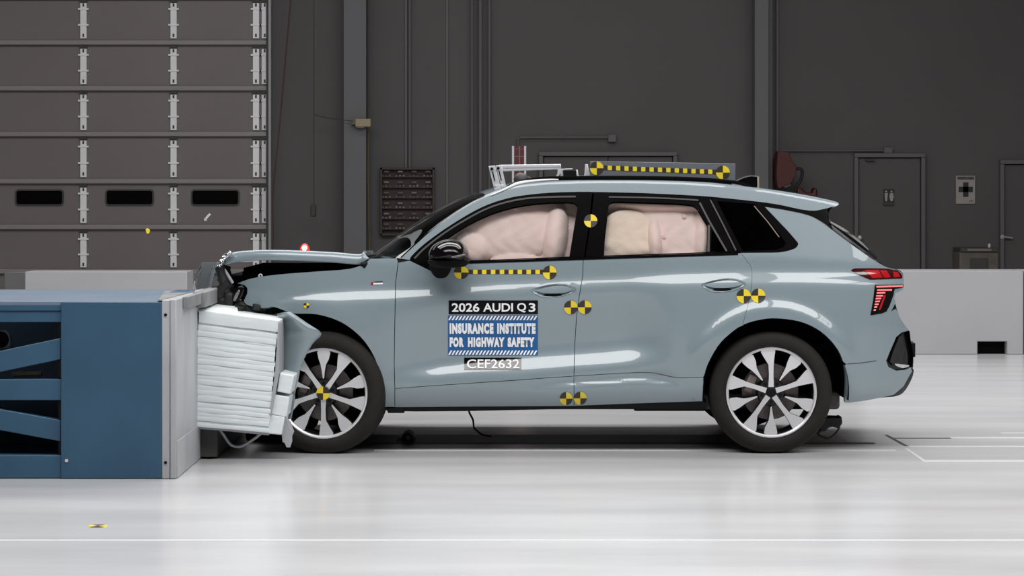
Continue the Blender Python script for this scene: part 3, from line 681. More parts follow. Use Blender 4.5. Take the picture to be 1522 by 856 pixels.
MB().prism([W(*p, HYN + .02) for p in ((287, 634), (400, 643), (399, 647), (330, 640), (287, 637))], (0, .5, 0)).build('bottom_flange', 'alu_dull', hc, None)

# ------------------------------------------------------------------ the car
car = empty('car', (0.36, CW / 2, 0)); tag(car, 'grey blue crashed sport utility car with inflated airbags and test stickers', 'car')
def P_(name, m, outline, parent=None, **k): return panel(name, m, outline, parent or car, **k)
arch_r = cr([(1044, 600), (1045, 578), (1046.5, 562), (1052, 542), (1067, 515), (1083, 498), (1105, 482.5), (1130, 475), (1155, 473), (1188, 477.5), (1213, 488), (1230, 501), (1243, 516), (1251, 531), (1256.5, 551), (1257.5, 571), (1255.5, 598)], 3)
arch_f = cr([(425, 463), (440, 466.5), (470, 467.5), (500, 476), (522, 489), (541, 507), (555, 529), (564, 553), (569, 578), (571, 605)], 4)

def stripe(name, m, pts, wd, parent, off=-.002):                # slim strip on the side along a pixel polyline
    p = np.array(pts, float); t = np.gradient(p, axis=0); t /= np.linalg.norm(t, axis=1)[:, None]; n = np.stack([-t[:, 1], t[:, 0]], 1) * wd / 2
    return P_(name, m, [tuple(q) for q in np.concatenate([p + n, (p - n)[::-1]])], parent, off=off, h=.05, eh=.03, flange=.006)
# front fender
fend = P_('front_fender', 'paint', [(352, 421)] + cr([(362, 417), (375, 413), (400, 409), (430, 406), (470, 403), (520, 399), (543, 391)], 3) + [(550, 384), (590, 383.5), (592, 390), (588, 420), (587.5, 450), (586.5, 500), (586, 540), (587, 577.5), (587, 605.3)] + arch_f[::-1] + cr([(415, 459), (404, 456), (398, 458), (380, 457), (366, 453), (362, 447)], 2) + cr([(367, 436), (367, 428), (362, 424)], 2), gap=.0022)
fend['label'] = 'buckled front fender'
fa = P_('a_pillar_panel', 'paint', cr([(594, 384), (612, 367), (640, 342), (670, 318.5), (700, 299.5), (722, 289.5), (740, 282), (765, 274.5), (800, 270), (860, 268), (960, 268), (1040, 270.5), (1085, 274.5), (1150, 282.5), (1200, 290.5), (1236, 298)], 3) + cr([(1244, 300), (1247, 303), (1244, 305.5)], 2) + cr([(1225, 310.5), (1210, 313), (1190, 311), (1160, 304.5), (1130, 300), (1085, 295), (1040, 291), (960, 287), (900, 285.5), (860, 285), (815, 286.5), (780, 290), (755, 294.5), (725, 304), (695, 319), (660, 341), (630, 363), (612, 380), (609, 386)], 3), h=.009, eh=.009, gap=0)
fa['label'] = 'roof side panel with the windshield pillar'
# doors
d_split = [(867, 384), (866, 410), (861, 440), (857, 470), (854, 520), (853, 560), (853, 605)]
seam_f = [(587, 577.5), (640, 573.5), (700, 569.5), (760, 565.5), (815, 561.5), (853, 559)]
seam_r = [(853, 559), (910, 555.5), (950, 553.6), (970, 554), (985, 557), (1000, 560.5), (1015, 561.5), (1045.5, 560.5)]
hr = cr([(790, 432), (800, 427), (822, 422.5), (840, 422.5), (850, 426), (856, 430), (850, 435), (838, 440), (820, 442.5), (803, 441)], 3, True)
hr2 = cr([(1043, 424), (1053, 419), (1075, 414.5), (1093, 414.5), (1103, 418), (1108, 422), (1103, 427), (1091, 432), (1073, 434.5), (1056, 433)], 3, True)
fd = P_('front_door', 'paint', [(592, 390), (609, 387), (640, 402), (664, 390), (760, 386.5), (867, 383)] + d_split[1:-1] + [(853, 559)] + seam_f[::-1][1:] + [(586, 540), (586.5, 500), (587.5, 450), (588, 420)], holes=[hr], gap=.0018)
P_('lower_door_panel', 'paint', seam_f + [(853, 603.5), (700, 604.5), (587, 605.5)], fd, gap=.0016)
rd_edge = [(1101, 376), (1109, 386), (1116, 395), (1118, 402), (1118, 420), (1114, 445), (1108, 468), (1104, 484)]
ar_low = [p for p in arch_r if p[0] < 1104 and p[1] < 558][::-1]
rd = P_('rear_door', 'paint', [(867, 383), (960, 380), (1050, 377.5)] + rd_edge + ar_low + seam_r[::-1] + d_split[1:-1][::-1], holes=[hr2], gap=.0018)
P_('lower_door_panel', 'paint', seam_r + [p for p in arch_r if p[0] < 1046.6 and 562 < p[1] < 597][::-1] + [(1044.3, 596.5), (940, 600), (853, 603.5)], rd, gap=.0016)
# quarter panel and rear bumper
qt = P_('rear_quarter_panel', 'paint', [(1101, 376), (1157, 375.5)] + cr([(1171, 373), (1182, 369), (1186.5, 363), (1183, 357), (1170, 342)], 3) + [(1137, 307.5), (1165, 312)] + cr([(1190, 317), (1208, 323), (1225, 333), (1245, 348), (1270, 366.5), (1290, 380.5), (1303, 389), (1318, 397), (1333, 401)], 3) + cr([(1340, 405), (1342, 410), (1342.5, 430)], 2) + [(1331, 436)] + cr([(1329, 444), (1331, 450), (1324, 463)], 2) + [(1294, 469.5), (1300, 500), (1304, 536)] + [(1258, 541)] + [p for p in arch_r if p[1] < 540 and p[0] >= 1104][::-1] + rd_edge[::-1][:-1], gap=0)
rbp = P_('rear_bumper', 'paint', [(1294, 469.5), (1324, 463), (1332, 459)] + cr([(1337, 471), (1344, 482), (1351, 491)], 2) + [(1340, 494), (1332, 501), (1322, 524), (1317, 536), (1320.5, 545.5), (1332, 551), (1347, 549.5), (1354, 546), (1355.5, 552)] + [(1352, 558), (1343, 574), (1328, 587), (1285, 595.5), (1262, 598.5), (1256, 598.5)] + [p for p in arch_r if p[1] > 541 and p[0] > 1200][::-1] + [(1258, 541), (1304, 536), (1300, 500)], gap=0)
stripe('bumper_seam', 'seal_grey', [(1259, 541), (1280, 539.5), (1303, 536)], 0.9, rbp, -.0015)
P_('vent_recess', 'gloss_black', [(1339, 494), (1352, 492), (1354, 509), (1357, 530), (1355, 546), (1347, 549.5), (1332, 551), (1320.5, 545.5), (1317, 536), (1322, 524), (1332, 501)], rbp, off=.03, h=.02)
P_('vent_insert', 'dark_parts', [(1336, 501), (1342, 497), (1345, 520), (1338, 540), (1328, 543), (1323, 537), (1327, 524)], rbp, off=.014, h=.02)
P_('vent_blade', 'chrome', cr([(1330, 540.5), (1340, 541.5), (1350, 542.5), (1351, 544.5), (1342, 547), (1333, 544)], 2, True), rbp, off=.006, h=.01)
P_('diffuser_edge', 'gloss_black', cr([(1328, 587.5), (1343, 574.5), (1352, 559), (1356, 551), (1358, 549), (1357, 558), (1350, 573), (1342, 584), (1334, 588)], 2, True), rbp, off=.0, h=.02)
MB().bar(X(1349, .45), X(1358.5, .45), .40, .75, Z(530, .45), Z(509, .45)).build('tow_fitting', 'satin_black', rbp, 35, .004)
# sills and arches
P_('sill_strip', 'satin_black', [(572, 605.5), (700, 604.5), (853, 603.5), (940, 600), (1044, 596.5), (1050, 600), (1050, 608), (940, 607.5), (855, 607.5), (690, 611), (620, 611.5), (575, 611)], off=.012, h=.03, flange=.05)
def liner(W_, name):
    c = Vector((W_[0], 0, W_[1])); m_ = MB(); m_.lathe([(.06, .455), (.40, .455)], c, 40, 0, -0.12, PI + 0.12); m_.lathe([(.40, .455), (.40, .05)], c, 40, 0, -0.12, PI + 0.12)
    return m_.build(name, 'dark_void', car)
liner(WR, 'wheel_arch_liner'); liner((WF[0], WF[1] + .02), 'wheel_arch_liner')
# added unseen dark skin that blocks light behind the panel gaps
P_('light_block_skin', 'dark_void', [(470, 420), (600, 395), (867, 388), (1101, 380), (1180, 378), (1290, 392), (1318, 440), (1300, 530), (1290, 585), (1262, 590)] + [(p[0] + 2, p[1] - 3) for p in arch_r[::-1]] + [(1042, 600), (580, 604)] + [(p[0] + 3, p[1] - 4) for p in arch_f[::-1]][:-8], off=.045, h=.06, eh=.05, flange=0)

# greenhouse: black frames, glass, seals
f_out = [(609, 386)] + cr([(612, 380), (630, 363), (660, 341), (695, 319), (725, 304), (755, 294.5), (780, 290), (815, 286.5), (860, 285), (881, 285.2)], 4) + [(880, 290), (876, 330), (868, 382.5), (760, 386), (664, 389.5), (661, 400), (645, 402), (628, 398), (616, 391)]
f_gl = cr([(641, 375), (655, 361), (675, 347), (697, 333.5), (725, 320), (752, 311), (782, 304.5), (817, 301)], 3) + [(845, 300.5)] + cr([(853, 301.5), (858, 306), (857, 314)], 3) + [(851, 350), (846, 381), (760, 384.5), (665, 388), (648, 389)]
fw = P_('window_frame', 'gloss_black', f_out, fd, holes=[f_gl], gap=.001, off=.004, h=.03, flange=.03)
P_('window_glass', 'side_glass', f_gl, fd, off=.010, h=.03, flange=0)
r_out = [(883, 285.4), (900, 285.5), (960, 287), (1040, 291), (1054, 292.4), (1062, 310), (1080, 344), (1096, 375), (960, 379.5), (870, 382.5), (878, 330)]
r_gl = [(905, 306)] + cr([(906, 303), (910, 300.5), (918, 300)], 2) + [(960, 301)] + cr([(1002, 302.5), (1022, 304), (1031, 306), (1036, 310)], 3) + [(1051.5, 335), (1050.5, 374.5), (943, 378), (898, 379.5), (899, 360)]
r_q = [(1058, 341), (1079, 374), (1056, 374.3)]
P_('window_frame', 'gloss_black', r_out, rd, holes=[r_gl, r_q], gap=.001, off=.004, h=.03, flange=.03)
P_('window_glass', 'side_glass', r_gl, rd, off=.010, h=.03, flange=0)
P_('fixed_glass', 'tint_glass', r_q, rd, off=.008, h=.03, flange=0)
q_out = [(1056.5, 292.6), (1085, 295.2), (1130, 300), (1160, 304.7), (1190, 311.3), (1207, 313.3), (1230, 309), (1233, 330), (1239, 341)] + cr([(1225, 332), (1208, 322.5), (1190, 316.5), (1165, 311.5), (1137, 307)], 2) + [(1170, 342)] + cr([(1183, 357), (1186.5, 363), (1182, 369), (1171, 373), (1157, 375.5)], 3) + [(1098, 376), (1081, 343), (1063, 308)]
q_gl = [(1066, 299), (1110, 302.5), (1122, 304), (1140, 325), (1160, 350), (1168, 361), (1164, 368), (1152, 372), (1104, 373)]
qf = P_('quarter_window_frame', 'gloss_black', q_out, holes=[q_gl], gap=.001, off=.004, h=.03, flange=.03)
P_('quarter_glass', 'tint_glass', q_gl, qf, off=.009, h=.03, flange=0)
stripe('window_seal', 'seal_grey', cr([(616, 384), (632, 368), (662, 345), (697, 323.5), (727, 308.5), (757, 299.3), (785, 294.5), (820, 292.5), (856, 292)], 4), 2.4, fd)
stripe('window_seal', 'seal_grey', cr([(905, 292.5), (960, 293.5), (1010, 295.5), (1038, 297.5)], 4), 2.0, rd)
stripe('window_seal', 'seal_grey', [(1040, 301), (1055, 330), (1080, 373)], 2.6, rd)
stripe('window_seal', 'seal_grey', [(1053.7, 334), (1053, 374)], 3.4, rd)
stripe('window_seal', 'seal_grey', [(1056, 297), (1072, 328), (1094, 372)], 2.0, qf)
stripe('belt_strip', 'gloss_black', [(664, 391), (760, 387.8), (868, 384.3)], 3.4, fd, -.004)
stripe('belt_strip', 'gloss_black', [(868, 384.3), (960, 381.2), (1050, 378.5), (1097, 377)], 3.4, rd, -.004)
stripe('quarter_glass_edge', 'small_parts', [(1121, 306), (1140, 328), (1158, 352)], 1.3, qf, .003)

# curtain airbags behind the glass
def pillows(ps, base):
    def f(x, z):
        x = np.asarray(x, float); z = np.asarray(z, float)
        px = VX + x * 253.0; py = HY - (z - CAMZ) * 253.0; hmax = np.full(px.shape, base)
        for cx, cy, rx, ry, hh, ang in ps:
            c, s = math.cos(ang), math.sin(ang); dx, dy = px - cx, py - cy; u = (dx * c + dy * s) / rx; v = (-dx * s + dy * c) / ry
            t = np.clip(1 - u * u - v * v, 0, None); e = 1.45 * hh * np.sqrt(t + 1e-4) + base * .3
            hmax = np.logaddexp(hmax / .006, e / .006) * .006
        wr = .0028 * np.sin(px * .23 + 1.3 * np.sin(py * .11)) * np.sin(py * .19 + .8 * np.sin(px * .07))
        return -(hmax + wr)
    return f
fb = pillows([(762, 336, 82, 54, .055, -.12), (826, 350, 19, 56, .082, .10), (703, 370, 29, 27, .078, .3), (766, 393, 42, 19, .066, 0), (735, 320, 50, 12, .05, -.42)], .006)
P_('curtain_airbag', 'airbag', [(636, 392), (640, 372), (700, 322), (752, 300), (820, 291), (874, 291), (866, 386), (760, 390)], off=.14, h=.010, flange=0, offn=fb)
rbf = pillows([(1000, 348, 80, 62, .050, .0), (985, 305, 90, 10, .062, .03), (1046, 348, 15, 52, .074, .12), (974, 358, 13, 42, .080, -.04), (1012, 388, 34, 24, .064, 0)], .006)
P_('curtain_airbag', 'airbag', [(888, 294), (960, 294), (1040, 298), (1062, 320), (1064, 384), (960, 386), (882, 388)], off=.14, h=.010, flange=0, offn=rbf)
tb = pillows([(925, 350, 50, 46, .030, 0), (916, 328, 26, 13, .030, .1), (940, 372, 30, 16, .034, -.15), (908, 362, 22, 12, .032, .1)], .003)
P_('torso_airbag', 'airbag_cream', cr([(892, 386), (894, 340), (903, 322), (920, 313), (944, 313), (958, 320), (966, 336), (968, 360), (966, 386)], 3), off=.095, h=.010, flange=.02, offn=tb)
for p in ((1017, 321.5), (987, 351.5), (819, 327), (766, 310)):
    q = on_side([p], .055)[0]; MB().lathe([(0, 0), (0, .010), (.03, .013)], q, 14).build('airbag_tether_button', 'airbag', car)

# mirror
mr = empty('side_mirror', on_side([(660, 385)])[0], car)
def mirror_shape(pts, y0, y1, name, m, par, b=.02):
    return MB().prism([W(*p, y0) for p in pts], (0, y1 - y0, 0)).build(name, m, par, 40, b, 4)
MY = -.13
MB().dome(cr([(635, 382), (637, 373), (645, 363), (658, 356.5), (670, 355), (684, 358), (693, 366), (697, 376), (697, 387), (690, 390.5), (660, 388), (638, 387)], 4, True), (668, 379), MY - .05, .21, 9, 0, 2.6).build('mirror_cap', 'gloss_black', mr, 60)
mirror_shape(cr([(636, 387), (660, 387.5), (690, 385.5), (697, 388), (695, 393), (686, 397), (660, 398.5), (642, 396)], 4, True), MY + .01, MY + .16, 'mirror_lower_housing', 'satin_black', mr, .02)
mirror_shape(cr([(638, 395), (655, 397), (670, 398), (665, 410), (658, 413.5), (648, 412.5), (641, 404)], 4, True), -.03, .06, 'mirror_foot', 'satin_black', mr, .02)
mirror_shape(cr([(672, 381), (685, 378.5), (691, 378), (690, 380), (684, 381.5), (673, 383)], 3, True), MY - .05, MY + .04, 'turn_lamp', 'headlamp', mr, .003)

# door handles: a scooped grip in its recess
for hrx, dpar in ((hr, fd), (hr2, rd)):
    dx, dy = (0, 0) if hrx is hr else (252, -8.2)
    cq = to_xz([(823 + dx, 432.3 + dy)])[0]
    def bowl(x, z, cq=cq):
        u = (x - cq[0]) / (33 / 253.); v = (z - cq[1] - (x - cq[0]) * (.02 if hrx is hr else .03)) / (10 / 253.)
        return .022 * np.clip(1 - (u * u + v * v) ** 1.5, 0, None)
    P_('handle_recess', 'paint', hrx, dpar, off=.001, h=.008, eh=.008, flange=0, offn=bowl)
    P_('door_handle', 'paint', [(x + dx, y + dy) for x, y in cr([(796, 431.6), (805, 428.6), (822, 425.4), (839, 425.2), (847, 427.8), (851, 430.6), (844, 433.6), (832, 435.8), (812, 436), (802, 434.2)], 3, True)], dpar, off=.004, h=.012, flange=.012)
    P_('finger_slot', 'dark_void', [(x + dx, y + dy) for x, y in [(806, 439.8), (811, 437.4), (833, 437), (836, 439), (830, 440.4), (815, 441)]], dpar, off=.010, h=.02, flange=.004)

# roof, windshield, hood, tail: lofts from the near edge across to the far edge
def across(edge, prof, n=25, base_y=None):
    """edge: 3D points on the near side; prof(i, u) gives the offset vector at u (0..1 across)"""
    rows = []
    for k in range(n):
        u = 0.5 - 0.5 * math.cos(PI * k / (n - 1)); row = []
        for i, e in enumerate(edge):
            far = Vector((e.x, CW - e.y, e.z)); row.append(e.lerp(far, u) + Vector(prof(i / max(1, len(edge) - 1), u)))
        rows.append(row)
    return rows
bow = lambda u, p=2: 1 - abs(2 * u - 1) ** p
e_roof = on_side(cr([(722, 289.5), (740, 282), (765, 274.5), (800, 270), (860, 268), (960, 268), (1040, 270.5), (1085, 274.5), (1150, 282.5), (1200, 290.5), (1236, 298), (1246, 302)], 4))
loft('roof', across(e_roof, lambda s, u: (-.05 * (1 - s) ** 4 * bow(u) + .05 * s ** 8 * bow(u), 0, .018 * bow(u, 4) * (1 - .6 * s))), 'paint', car)
e_ws = on_side(cr([(594, 384), (612, 367), (640, 342), (670, 318.5), (700, 299.5), (722, 289.5)], 4))
loft('windshield', across(e_ws, lambda s, u: (-(.20 - .13 * s) * bow(u, 2.2), 0, .015 * bow(u))), 'shield_glass', car)
stripe('pillar_seal', 'gloss_black', cr([(596, 382.5), (612, 367.5), (640, 342.5), (670, 319), (700, 300), (720, 291)], 3), 1.6, fa, -.002)
e_sp = on_side(cr([(1246, 302), (1244, 305.5), (1236, 309), (1231, 320), (1236, 337)], 3), .0)
loft('spoiler_underside', across(e_sp, lambda s, u: (.05 * bow(u), 0, .015 * bow(u) * (1 - s))), 'satin_black', car)
e_rw = on_side(cr([(1233, 332), (1250, 345.5), (1272, 362.5), (1290, 376), (1303, 387)], 3))
loft('rear_window', across(e_rw, lambda s, u: (.06 * bow(u, 2.5), 0, .03 * bow(u, 2.5))), 'gloss_black', car)
e_bl = on_side(cr([(1232, 333), (1250, 346), (1272, 363), (1288, 375)], 3), -.001)
bl_rows = [[], [], [], [], []]
for i, p in enumerate(e_bl):
    t_ = (e_bl[min(i + 1, len(e_bl) - 1)] - e_bl[max(i - 1, 0)]).normalized(); u_ = Vector((0, -1, 0)).cross(t_).normalized()
    if u_.z < 0: u_ = -u_
    q = p + u_ * .006 + Vector((0, -.004, 0)); wd_ = .036 * (0.35 + 0.65 * math.sin(PI * (.1 + .8 * i / (len(e_bl) - 1))))
    for k in range(5):
        bl_rows[k].append(q.copy()); a_ = math.radians(21 + 4 * k); q = q + (u_ * math.cos(a_) + Vector((0, 1, 0)) * math.sin(a_)) * wd_ / 4
loft('rear_pillar_blade', bl_rows, 'gloss_black', car)
e_hl = on_side(cr([(1303, 387), (1318, 396.5), (1333, 400.5), (1341, 405), (1342.5, 412), (1342.5, 430)], 3) + [(1331, 436)] + cr([(1329, 444), (1332, 456), (1337, 471), (1344, 482), (1351, 491)], 3))
loft('tailgate', across(e_hl, lambda s, u: (.035 * bow(u, 2.5), 0, 0)), 'paint', car)
e_rb = on_side(cr([(1351, 491), (1354, 508), (1357.5, 530), (1357, 548)], 3))
loft('rear_bumper_middle', across(e_rb, lambda s, u: (.03 * bow(u, 3), 0, 0)), 'satin_black', car)
e_df = on_side(cr([(1357, 548), (1350, 573), (1336, 587.5), (1310, 591)], 3))
loft('rear_diffuser', across(e_df, lambda s, u: (.02 * bow(u, 3), 0, 0)), 'satin_black', car)

# roof rail on the near side (and its twin)
def rail(far):
    pts = on_side(cr([(737, 289), (750, 281.5), (766, 274.5), (785, 269.8), (810, 267), (860, 265.6), (960, 265.8), (1040, 268), (1085, 271.5), (1105, 275.5), (1122, 281), (1132, 283.5)], 4), -.004)
    a = MB(); q = [Vector((p.x, (CW - p.y) if far else p.y, p.z)) + Vector((0, -.03 if far else .03, 0)) for p in pts]; n = len(q)
    return a.tube(q, [.008 + .010 * min(1, 4 * i / n, 4 * (n - 1 - i) / n) for i in range(n)], 10).build('roof_rail', 'gloss_black', car)
rail(False); rail(True)
ch = on_side(cr([(729, 291), (745, 284.2), (758, 278), (770, 273), (790, 269.6), (815, 267.8), (830, 267.5)], 4), -.004)
MB().tube([p + Vector((0, -.002, .003)) for p in ch], [.009 - .006 * abs(i / (len(ch) - 1) * 2 - 1) for i in range(len(ch))], 8).build('roof_rail_arc', 'strip_alu', car)  # white tube stands in for the bright highlight on the rail's front
ch = on_side(cr([(1088, 274), (1104, 277), (1118, 281.5), (1134, 284)], 4), -.004)
MB().tube([p + Vector((0, .014, .002)) for p in ch], .005, 8).build('roof_rail_arc', 'chrome', car)
fin = MB().prism([W(*p, CW / 2 - .03) for p in cr([(1084, 273), (1096, 267), (1108, 262), (1118, 260.6), (1127, 261.5)], 3) + [(1128, 280), (1110, 280)]], (0, .06, 0)); fin = fin.build('antenna_fin', 'gloss_black', car, 40, .012, 3)
MB().prism([W(*p, CW / 2 - .035) for p in ((1125.5, 262), (1128.2, 262), (1128.4, 279), (1125.8, 279))], (0, .07, 0)).build('fin_edge', 'box_tan', fin, None)

# hood, lifted and bent
e_h = []
for p in cr([(334, 394), (345, 391), (360, 388.3), (400, 386.5), (450, 388), (500, 390.5), (533, 393.2), (541, 389), (548, 383)], 4): e_h.append(W(p[0], p[1], .10 + max(0, (X(420) - X(p[0]))) * .25))
def hood_prof(s, u):
    t = u * 1.65; x_dip = .010 * math.sin(9 * s + 1.0) * bow(u)
    tap = min(1, (1 - s) / .14, .45 + s / .10)
    return (-.10 * (1 - s) ** 6 * bow(u) - .10 * s ** 10 * bow(u), 0, (.062 * (1 - math.exp(-t / .007)) * tap - .040 * u + .004 * math.sin(14 * s) * bow(u) - .02 * u * math.sin(4 * s)))
hood_rows = []
for k in range(30):
    u = (k / 29) ** 1.8; row = []
    for i, e in enumerate(e_h):
        far = Vector((e.x, CW - e.y, e.z)); row.append(e.lerp(far, u) + Vector(hood_prof(i / (len(e_h) - 1), u)))
    hood_rows.append(row)
hood = loft('hood', hood_rows, 'paint', car); hood['label'] = 'buckled and lifted hood'
md = hood.modifiers.new('thick', 'SOLIDIFY'); md.thickness = .012; md.offset = -1
MB().tube([W(536, 392, .09), W(541, 394.5, .09), W(546, 390, .1)], [.012, .02, .012], 8).build('hood_hinge', 'satin_black', hood)
fr = cr([(344.5, 374), (341, 376.5), (337, 379.5), (332, 384), (329, 390), (326, 395)], 4)
MB().tube([W(p[0], p[1] + 1, .16) + Vector((.0, .0, 0)) for p in fr], [.014 + .006 * math.sin(i * 1.9) for i in range(len(fr))], 8).build('hood_front_trim', 'chrome', hood, 60)
MB().prism([W(*p, .17) for p in ((327, 388), (331, 379), (335, 376), (334, 382), (329, 392))], (0, .5, 0)).build('hood_nose_edge', 'paint', hood, None)

# engine bay: solid near-black block stands in for the shaded hollow
eb = MB(); eb.bar(X(352), X(548), .35, 1.5, .45, Z(398, .35)); eb.bar(X(352), X(400), .3, 1.5, .5, Z(404, .3))
eb.build('engine_bay_shade', 'dark_void', car, 35)
MB().bar(X(360), X(440), .42, .60, .62, Z(420, .4)).build('front_crossmember', 'dark_void', car, 35, .02)  # coloured near-black to carry the bay's shade
for pts, r, m_ in (([(332, 399), (338, 408), (346, 421)], .010, 'alu_dull'), ([(326, 396), (330, 410), (334, 424), (338, 440)], .03, 'dark_parts'), ([(340, 420), (330, 432), (325, 446), (345, 452)], .035, 'dark_parts'), ([(350, 452), (365, 456), (380, 459), (396, 462)], .030, 'dark_parts'), ([(326, 408), (332, 414), (330, 420)], .022, 'small_parts')):
    MB().tube([W(*p, .2) for p in cr(pts, 4)], r, 8).build('bent_bracket', m_, car)
m_ = MB()
for k in range(26):
    px, py = random.uniform(326, 352), random.uniform(398, 456)
    if px > 338 and py < 420: px -= 12
    m_.box(W(px, py, .25 + random.uniform(0, .25)), [random.uniform(.02, .07) for _ in range(3)], 0, Matrix.Rotation(random.uniform(0, 3), 3, Vector((random.random(), random.random(), random.random() + .1)).normalized()))
tag(m_.build('crushed_front_parts', 'dark_parts', car, 35, .004), kind='stuff')
m_ = MB()
for k in range(16): m_.box(W(random.uniform(352, 412), random.uniform(456, 474), .12 + random.uniform(0, .2)), [random.uniform(.02, .06) for _ in range(3)], 0, Matrix.Rotation(random.uniform(0, 3), 3, Vector((random.random(), random.random(), random.random() + .1)).normalized()))
tag(m_.build('crushed_lower_parts', 'dark_parts', car, 35, .004), kind='stuff')
MB().bar(X(331, .6), X(350, .6), .6, 1.5, .50, 1.02).build('crushed_radiator', 'dark_parts', car, 35, .03)
# dented bumper cover pushed over the top of the barrier
bc = [[W(px + k * -3.4 + 1.5 * math.sin(k * .9), py, .30 + k * .13) for px, py in cr([(327, 391), (323, 398), (318, 412), (315, 430), (313, 448)], 4)] for k in range(9)]
b0 = loft('bumper_cover', bc, 'paint', car); b0['label'] = 'crumpled bumper cover'; b0.modifiers.new('thick', 'SOLIDIFY').thickness = .01
MB().tube([W(418.5, 411.5, .2), W(418.7, 411.4, .2)], .001, 4)
ey = W(387, 410, .14); MB().lathe([(0, .005), (-.004, .009), (0, .013), (.012, .013)], ey, 16).build('tow_eye', 'alu', car)
# headlamp in pieces
hl = MB().prism([W(*p, .15) for p in cr([(344, 446), (347, 434), (353, 426), (360, 425), (363, 430), (360, 440), (354, 448)], 4, True)], (0, .10, 0)).build('headlamp', 'gloss_black', car, 40, .015, 3)
MB().prism([W(*p, .142) for p in ((346, 446), (350, 436), (355, 430), (357, 432), (352, 444), (349, 448))], (0, .02, 0)).build('lamp_tube', 'headlamp', hl, 40, .004)
MB().prism([W(*p, .15) for p in cr([(334, 438), (342, 434), (347, 440), (346, 452), (338, 455), (333, 448)], 3, True)], (0, .12, 0)).build('lamp_backing', 'dark_parts', hl, 40, .015)

# folded bumper corner in front of the wheel
fl_rows = []
for k in range(9):
    v = k / 8; row = []
    lft = np.array(cr([(412, 466), (414, 490), (414, 530), (413, 560), (416, 600), (416, 628)], 3)); rgt = np.array(cr([(432, 463), (458, 481), (478, 496), (464, 512), (447, 545), (439, 580), (437, 596), (432, 622)], 3))
    n_ = 24
    for i in range(n_):
        s = i / (n_ - 1); l = lft[min(len(lft) - 1, int(round(s * (len(lft) - 1))))]; r = rgt[min(len(rgt) - 1, int(round(s * (len(rgt) - 1))))]
        p = l + (r - l) * v; row.append(W(p[0], p[1], -.10 + .10 * (1 - v) ** 2 + .05 * math.sin(v * 2.6) * s - .05 * math.sin(PI * v) * (1 - s)))
    fl_rows.append(row)
flap = loft('folded_bumper_corner', fl_rows, 'paint', car); flap['label'] = 'bumper corner folded over the front wheel'
flap.modifiers.new('thick', 'SOLIDIFY').thickness = .006

# lights at the tail
tl = P_('tail_lamp', 'lamp_dark', cr([(1265, 402), (1268, 399.6), (1276, 398.8), (1300, 398.6)], 3) + [(1319, 399.2), (1334, 402)] + cr([(1339, 406), (1341.5, 411), (1340.5, 413.8)], 2) + [(1330, 414.2), (1293, 415.6), (1279, 409.5)], off=-.003, h=.015, flange=.012)
for q in ([(1285, 401.3), (1306, 401.3), (1312, 412.3), (1297, 413)], [(1308, 401.5), (1318, 402), (1324, 412), (1314, 412.3)], [(1328, 403.5), (1334.5, 404.5), (1338, 411.5), (1329, 412)]):
    P_('lamp_segment', 'lamp_red', q, tl, off=-.005, h=.02, flange=.004)
t2 = P_('lower_tail_lamp', 'gloss_black', [(1300.5, 423.5), (1343, 422.6), (1342.8, 427), (1330, 429.5), (1327.5, 440), (1322, 455), (1317.5, 463), (1310, 466), (1294, 468.6), (1298, 446)], off=-.003, h=.015, flange=.012)
P_('led_bar', 'led', [(1303, 425), (1342, 423.8), (1342, 426), (1303, 427.2)], t2, off=-.006, h=.03, flange=.003)
for k in range(8):
    py = 431 + 4.25 * k; xa = 1304.5 - k * .75; xb = [1326, 1316, 1312.5, 1310, 1308, 1306, 1304, 1302][k] - (0 if k else 0)
    P_('led_bar', 'led', [(xa, py - 1), (xb, py - 1.3), (xb - .4, py + .9), (xa - .4, py + 1.1)], t2, off=-.006, h=.03, flange=.003)
P_('lamp_rod', 'lamp_red', [(1314, 439), (1317, 438), (1309, 460), (1306, 461)], t2, off=-.006, h=.03, flange=.003)

